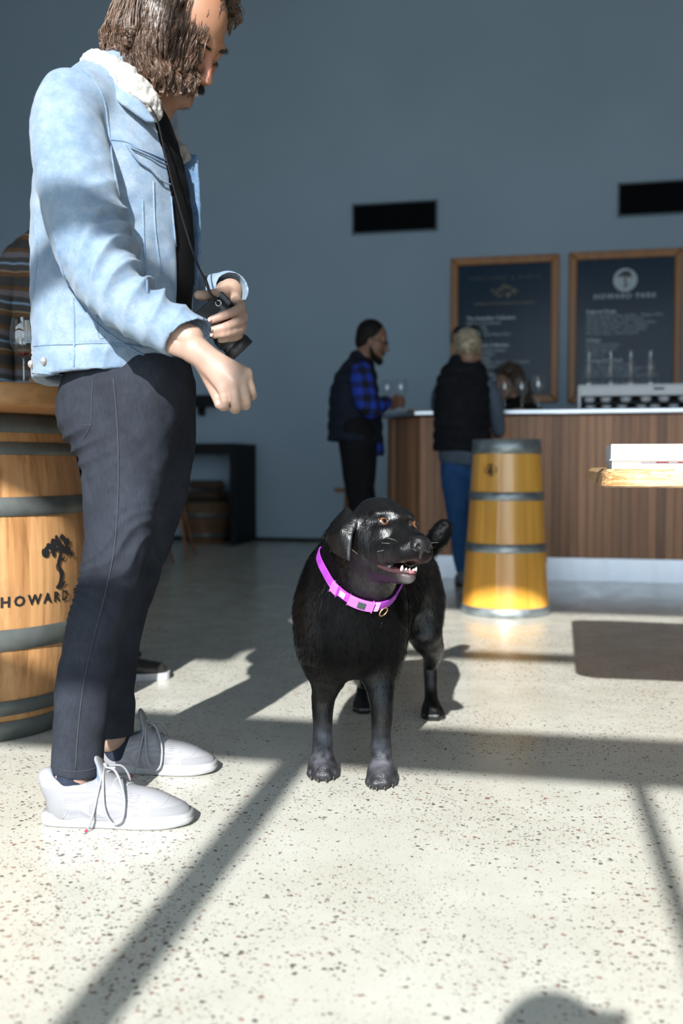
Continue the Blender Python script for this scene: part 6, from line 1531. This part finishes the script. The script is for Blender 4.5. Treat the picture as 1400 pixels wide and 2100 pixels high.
tan = np.gradient(path, axis=1); tan /= np.linalg.norm(tan, axis=2)[..., None] + 1e-9
sd1 = np.cross(tan, A3(0, 0, 1) + 0 * tan); sd1 /= np.linalg.norm(sd1, axis=2)[..., None] + 1e-9
rdl = path - hc; rdl /= np.linalg.norm(rdl, axis=2)[..., None]
wave = sstep(tt, .25, .8)[None, :] * amp[:, None]
cen = path + sd1 * (wave * np.sin(tt[None] * 14 * fq_[:, None] + ph[:, None]))[..., None] + rdl * (wave * .7 * np.cos(tt[None] * 14 * fq_[:, None] + ph[:, None] * 1.7))[..., None]
curlm = sstep(tt, .78, 1.0)[None] * .5; cen = cen + (rdl * A3(1, 1, .2)) * (curlm * rg.uniform(-.02, .03, NG)[:, None])[..., None]
for k in range(S_):
    o1 = rg.normal(size=(NG, 1)) * .0036; o2 = rg.normal(size=(NG, 1)) * .0030
    tap = (.45 + .55 * np.sin(np.pi * np.clip(tt, .05, .95)))[None]
    c = cen + sd1 * (o1 * tap)[..., None] + rdl * (o2 * tap + .002)[..., None] + .0006 * rg.normal(size=cen.shape)
    r = .0009 * (1 - .6 * tt ** 3)
    V3 = np.stack([c + sd1 * r[None, :, None], c - sd1 * r[None, :, None] * .5 + rdl * r[None, :, None] * .87, c - sd1 * r[None, :, None] * .5 - rdl * r[None, :, None] * .87], 2)
    allV.append(V3.reshape(-1, 3)); b0 = nb + np.arange(NG)[:, None] * steps * 3
    for i in range(steps - 1):
        for j in range(3):
            j2 = (j + 1) % 3
            allF.append(np.stack([b0[:, 0] + i * 3 + j, b0[:, 0] + i * 3 + j2, b0[:, 0] + i * 3 + 3 + j2, b0[:, 0] + i * 3 + 3 + j], 1))
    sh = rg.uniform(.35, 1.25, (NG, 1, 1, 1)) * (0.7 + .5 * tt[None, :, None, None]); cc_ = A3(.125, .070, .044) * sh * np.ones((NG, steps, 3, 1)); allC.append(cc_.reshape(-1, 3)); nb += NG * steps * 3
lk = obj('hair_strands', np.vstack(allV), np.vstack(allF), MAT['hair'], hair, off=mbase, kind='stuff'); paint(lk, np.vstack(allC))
# ---- socks and sneakers ----
MAT['sock'] = fabric('navy_knit_sock', (.014, .018, .032), (.024, .030, .048), 60, .9)
sv = Vol((-.70, 2.05, .01), (-.45, 2.24, .30), .004)
sv.cap((-.588, 2.122, .055), A3(*nl[-1][:3]) + A3(0, 0, .05), .0375, .0390, .01)
o1 = volobj('sock', sv, MAT['sock'], man, mbase)
sv = Vol((-.70, 2.38, .01), (-.40, 2.56, .34), .004); sv.cap((-.560, 2.480, .055), A3(*fl[-1][:3]) + A3(.0, 0, .05), .0375, .039, .01); volobj('sock', sv, MAT['sock'], man, mbase)
def shoemat():
    t = NT('white_knit_sneaker'); c = t.attr('Col'); v = t.voro(t.coord((1, 1, 1)), 260, 'F1', .1); msk = t.attr('Mesh')
    hole = t.math('MULTIPLY', t.ramp(v.outputs['Distance'], [(.30, 1), (.42, 0)]), msk)
    t.col(t.mix(t.math('MULTIPLY', hole, .8), c, (.12, .12, .15))).rough(.7).set(spec=.3).bump(hole, -.4, .002); return t.m
MAT['shoe'] = shoemat(); MAT['sole'] = plain('white_rubber_sole', (.285, .285, .292), .55, var=.05, scale=60); MAT['lace'] = fabric('white_lace', (.26, .26, .28), (.30, .30, .32), 300, .8); MAT['aglet'] = plain('red_lace_tip', (.45, .02, .05), .4)
def shoe(heel, yaw, Ls, label):
    c, s = math.cos(yaw), math.sin(yaw); k = Ls / .32
    def Tm(q): q = np.asarray(q, float) * A3(k, 1, 1); return np.stack([heel[0] + q[..., 0] * c - q[..., 1] * s, heel[1] + q[..., 0] * s + q[..., 1] * c, q[..., 2]], -1)
    U = Vol((-.01, -.07, .012), (.34, .07, .16), .0028)
    U.ell((.050, 0, .050), (.043, .037, .060), k=.02); U.ell((.115, 0, .050), (.075, .041, .055), k=.03); U.ell((.190, .002, .036), (.090, .045, .044), k=.03); U.ell((.248, .004, .026), (.068, .046, .029), k=.02)
    U.cap((.165, 0, .075), (.132, 0, .108), .026, .022, .015, flat=(A3(.6, 0, .8), .5))
    U.cap((.140, 0, .090), (.120, 0, .138), .024, .022, .008, flat=(A3(1, 0, .35), .30))            # tongue
    U.chain([(.020, 0, .085, .026), (.012, 0, .100, .022)], .02)
    U.ell((.068, 0, .120), (.046, .029, .055), k=.006, op='s'); U.plane((0, 0, .016), (0, 0, -1), .002)
    U.cap((.045, 0, .14), (.10, 0, .115), .022, .024, .006, op='s')
    v, f = U.mesh(); v = relax(v, f, 1); nrm = vnormals(v, f)
    col = np.tile(A3(.262, .262, .280), (len(v), 1)); x, y, z = v.T
    inner = (nrm * (v - A3(.07, 0, .09))).sum(1) < 0; inner &= (x < .13) & (z > .05); col[inner] = A3(.15, .20, .28)
    cap_ = (x > .235) & (z < .045) | (x < .055) & (z < .085) | (x > .10) & (x < .155) & (z > .082); col[cap_ & ~inner] = A3(.215, .215, .228)
    msk = ((x > .055) & (x < .215) & (z > .025) & (z < .078) & (np.abs(y) > .022)).astype(float)
    st = thing_part('sneaker', v, f, MAT['shoe'], label, Tm); paint(st, col); paint(st, np.repeat(msk[:, None], 3, 1), 'Mesh')
    for pts in ([(.215, -.05, .024), (.235, -.046, .040), (.262, -.030, .050), (.27, 0, .053), (.262, .030, .050)], [(.052, -.05, .022), (.062, -.046, .045), (.045, -.042, .075), (.03, -.03, .095)], [(.075, -.048, .075), (.105, -.046, .083), (.128, -.04, .098)], [(.118, -.05, .030), (.160, -.048, .052), (.205, -.042, .056), (.232, -.03, .056)]):
        q_ = spline(pts, 6); keep_ = []
        for w_ in q_:
            dr_ = A3(w_[0], 0, .02) - w_; tt_ = np.linspace(-.4, 1, 80)[:, None]; dd_ = U.sample(w_ + tt_ * dr_); k_ = np.argmax(dd_ < 0); keep_.append(w_ + tt_[k_] * dr_)
        obj('panel_seam', *tube(Tm(np.array(keep_)), .0013, 6), MAT['lace'], st, off=mbase)
    # rubber sole
    out = []
    for t_ in np.linspace(0, 2 * np.pi, 56, endpoint=False):
        xx = .16 - .162 * math.cos(t_); wd = .0385 + .0125 * sstep(xx, .12, .24) - .002 * math.sin(xx * 14); out.append((xx, wd * np.sign(math.sin(t_)) * abs(math.sin(t_)) ** .55 + .004 * (xx - .16) * 3))
    out = np.array(out); n = len(out); vv = []
    for z, g_ in ((0.001, .975), (.004, 1.0), (.014, 1.012), (.015, 1.0), (.022, 1.008), (.029, .985), (.029, .80)):
        vv += [((p_[0] - .16) * g_ + .16, p_[1] * g_, z + .006 * sstep(p_[0], .26, .33) * (z < .02)) for p_ in out]
    ff_ = [(r * n + i, r * n + (i + 1) % n, (r + 1) * n + (i + 1) % n, (r + 1) * n + i) for r in range(6) for i in range(n)] + [tuple(range(n - 1, -1, -1)), tuple(range(6 * n, 7 * n))]
    obj('sole', Tm(vv), ff_, MAT['sole'], st, off=mbase)
    # laces
    def lc(pts, r=.0026, nm='lace'): obj(nm, *tube(Tm(spline(pts, 5)), r, 6), MAT['lace'], st, off=mbase)
    for i in range(5):
        x0 = .138 + i * .021; z0 = .1135 - i * .0135
        lc([(x0 - .006, -.030 - .001 * i, z0 - .022), (x0, -.014, z0 - .003), (x0 + .007, 0, z0 + .001), (x0 + .012, .014, z0 - .006), (x0 + .014, .030, z0 - .025)])
    kx, kz = .133, .124
    lc([(kx, -.004, kz), (kx + .03, -.026, kz - .004), (kx + .052, -.046, kz - .050), (kx + .050, -.055, kz - .095), (kx + .030, -.057, kz - .105), (kx + .012, -.052, kz - .075), (kx + .004, -.030, kz - .02), (kx, -.006, kz)])
    lc([(kx, .004, kz), (kx + .032, .026, kz - .008), (kx + .045, .04, kz - .045), (kx + .02, .046, kz - .05), (kx, .02, kz - .008)])
    lc([(kx, -.004, kz), (kx - .002, -.030, kz - .024), (kx - .012, -.052, kz - .085), (kx - .022, -.060, .008)])
    obj('lace_tip', *tube(Tm(np.array([(kx - .0225, -.0602, .0075), (kx - .027, -.0625, .003)])), .0028, 6), MAT['aglet'], st, off=mbase)
    obj('lace_knot', *ball(Tm(A3(kx, 0, kz + .001)), .0065, 12), MAT['lace'], st, off=mbase)
    return st
def thing_part(name, v, f, m, label, Tm): return obj(name, Tm(v), f, m, man, off=mbase, label=label)
shoe((-.643, 2.118), -.02, .322, 'white mesh sneaker of the nearer foot'); shoe((-.615, 2.492), -.06, .300, 'white mesh sneaker of the farther foot')

# ------------------------------------------------------------------ the camera in his hand
cpos = P(427, 646, 2.225)
camr = camthing('camera', 'black photo camera with a lens, held at the waist on a black neck strap', 'camera', (*cpos[:2], cpos[2]))
ca_ = A3(.66, .20, -.72); ca_ /= np.linalg.norm(ca_); cw_ = A3(.12, -.97, -.16); cw_ -= ca_ * (cw_ @ ca_); cw_ /= np.linalg.norm(cw_); ch_ = np.cross(ca_, cw_)
if ch_[0] > 0: ch_ = -ch_
ch_ = -ch_
def cl_(a, b, c): return cpos + a * ca_ + b * cw_ + c * ch_
MAT['cam_black'] = plain('camera_black', (.012, .013, .014), .42, var=.1); MAT['cam_grip'] = plain('textured_grip_rubber', (.022, .024, .028), .5, var=.5, scale=600, bump=.8); MAT['cam_ring'] = plain('ribbed_rubber', (.010, .010, .011), .6); MAT['lens_glass'] = plain('lens_front_glass', (.01, .01, .02), .03, spec=.9); MAT['strap'] = fabric('black_strap', (.008, .008, .010), (.016, .016, .020), 200, .7)
CB = Vol(cpos - .11, cpos + .11, .003); cfr = np.array([ca_, cw_, ch_])
CB.cutbox(cl_(0, 0, 0), (.022, .056, .040), cfr, .012, 'u'); CB.cutbox(cl_(.0, 0, .042), (.018, .022, .016), cfr, .012, 'u'); CB.cap(cl_(.018, .042, -.03), cl_(.018, .042, .028), .017, .017, .01)
volobj('body', CB, MAT['cam_black'], camr, cpos)
gv = [cl_(a, .0575, c) for a, c in ((-.020, -.036), (.028, -.036), (.028, .030), (-.020, .030))]
obj('grip', gv, [(0, 1, 2, 3)], MAT['cam_grip'], camr, off=cpos, solid=.003, smooth=False)
def axl(prof, m, name, n=36):
    v, f = lathe(prof, n); v = [cl_(z, 0, 0) + x * cw_ + y * ch_ for x, y, z in v]; return obj(name, v, f, m, camr, off=cpos)
axl([(0, .02), (.031, .02), (.031, .040), (.0295, .042), (.0295, .050), (.0315, .052)], MAT['cam_black'], 'lens_mount')
lb = axl([(.0315, .050), (.032, .053), (.032, .075), (.030, .077), (.030, .086), (.033, .088), (.033, .108), (.030, .108), (.030, .100), (0, .098)], MAT['cam_black'], 'lens_barrel')
rb = MB()
for i in range(48):
    a = 2 * math.pi * i / 48; e = math.cos(a) * cw_ + math.sin(a) * ch_; rb.add(*tube([cl_(.055, 0, 0) + e * .0322, cl_(.073, 0, 0) + e * .0322], .0011, 4))
rb.obj('focus_ring_ribs', MAT['cam_ring'], lb, off=cpos, kind='stuff')
axl([(0, .0985), (.022, .0985), (.027, .097)], MAT['lens_glass'], 'front_element')
MAT['lug'] = plain('steel_lug', (.6, .6, .62), .3, 1.0)
lugp = cl_(-.004, .058, .034); obj('strap_lug', *tube([lugp + .006 * (math.cos(q) * ca_ + math.sin(q) * ch_) for q in np.linspace(0, 2 * np.pi, 17)], .0013, 6), MAT['lug'], camr, off=cpos)
sp = spline([P(300, 205, 2.150), P(322, 245, 2.155), P(338, 310, 2.135), P(358, 390, 2.125), P(384, 480, 2.125), P(404, 540, 2.13), P(421, 573, 2.14)], 8)
strap = obj('strap', *tube(sp, .0085, 8, flat=(1, .2), up=(0, 1, .2)), MAT['strap'], camr, off=cpos)
obj('strap_adjuster', *tube([P(419, 568, 2.138), P(425, 585, 2.142), P(430, 600, 2.147), lugp], [.0085, .009, .0075, .0055], 8, flat=(1, .4), up=(0, 1, .2)), MAT['cam_black'], strap, off=cpos)
sp2 = spline([P(338, 262, 2.405), P(350, 340, 2.36), P(376, 450, 2.33), P(396, 540, 2.30), P(402, 590, 2.29), cl_(-.004, -.056, .034)], 8)
obj('strap', *tube(sp2, .006, 8, flat=(1, .22), up=(0, 1, .2)), MAT['strap'], camr, off=cpos)
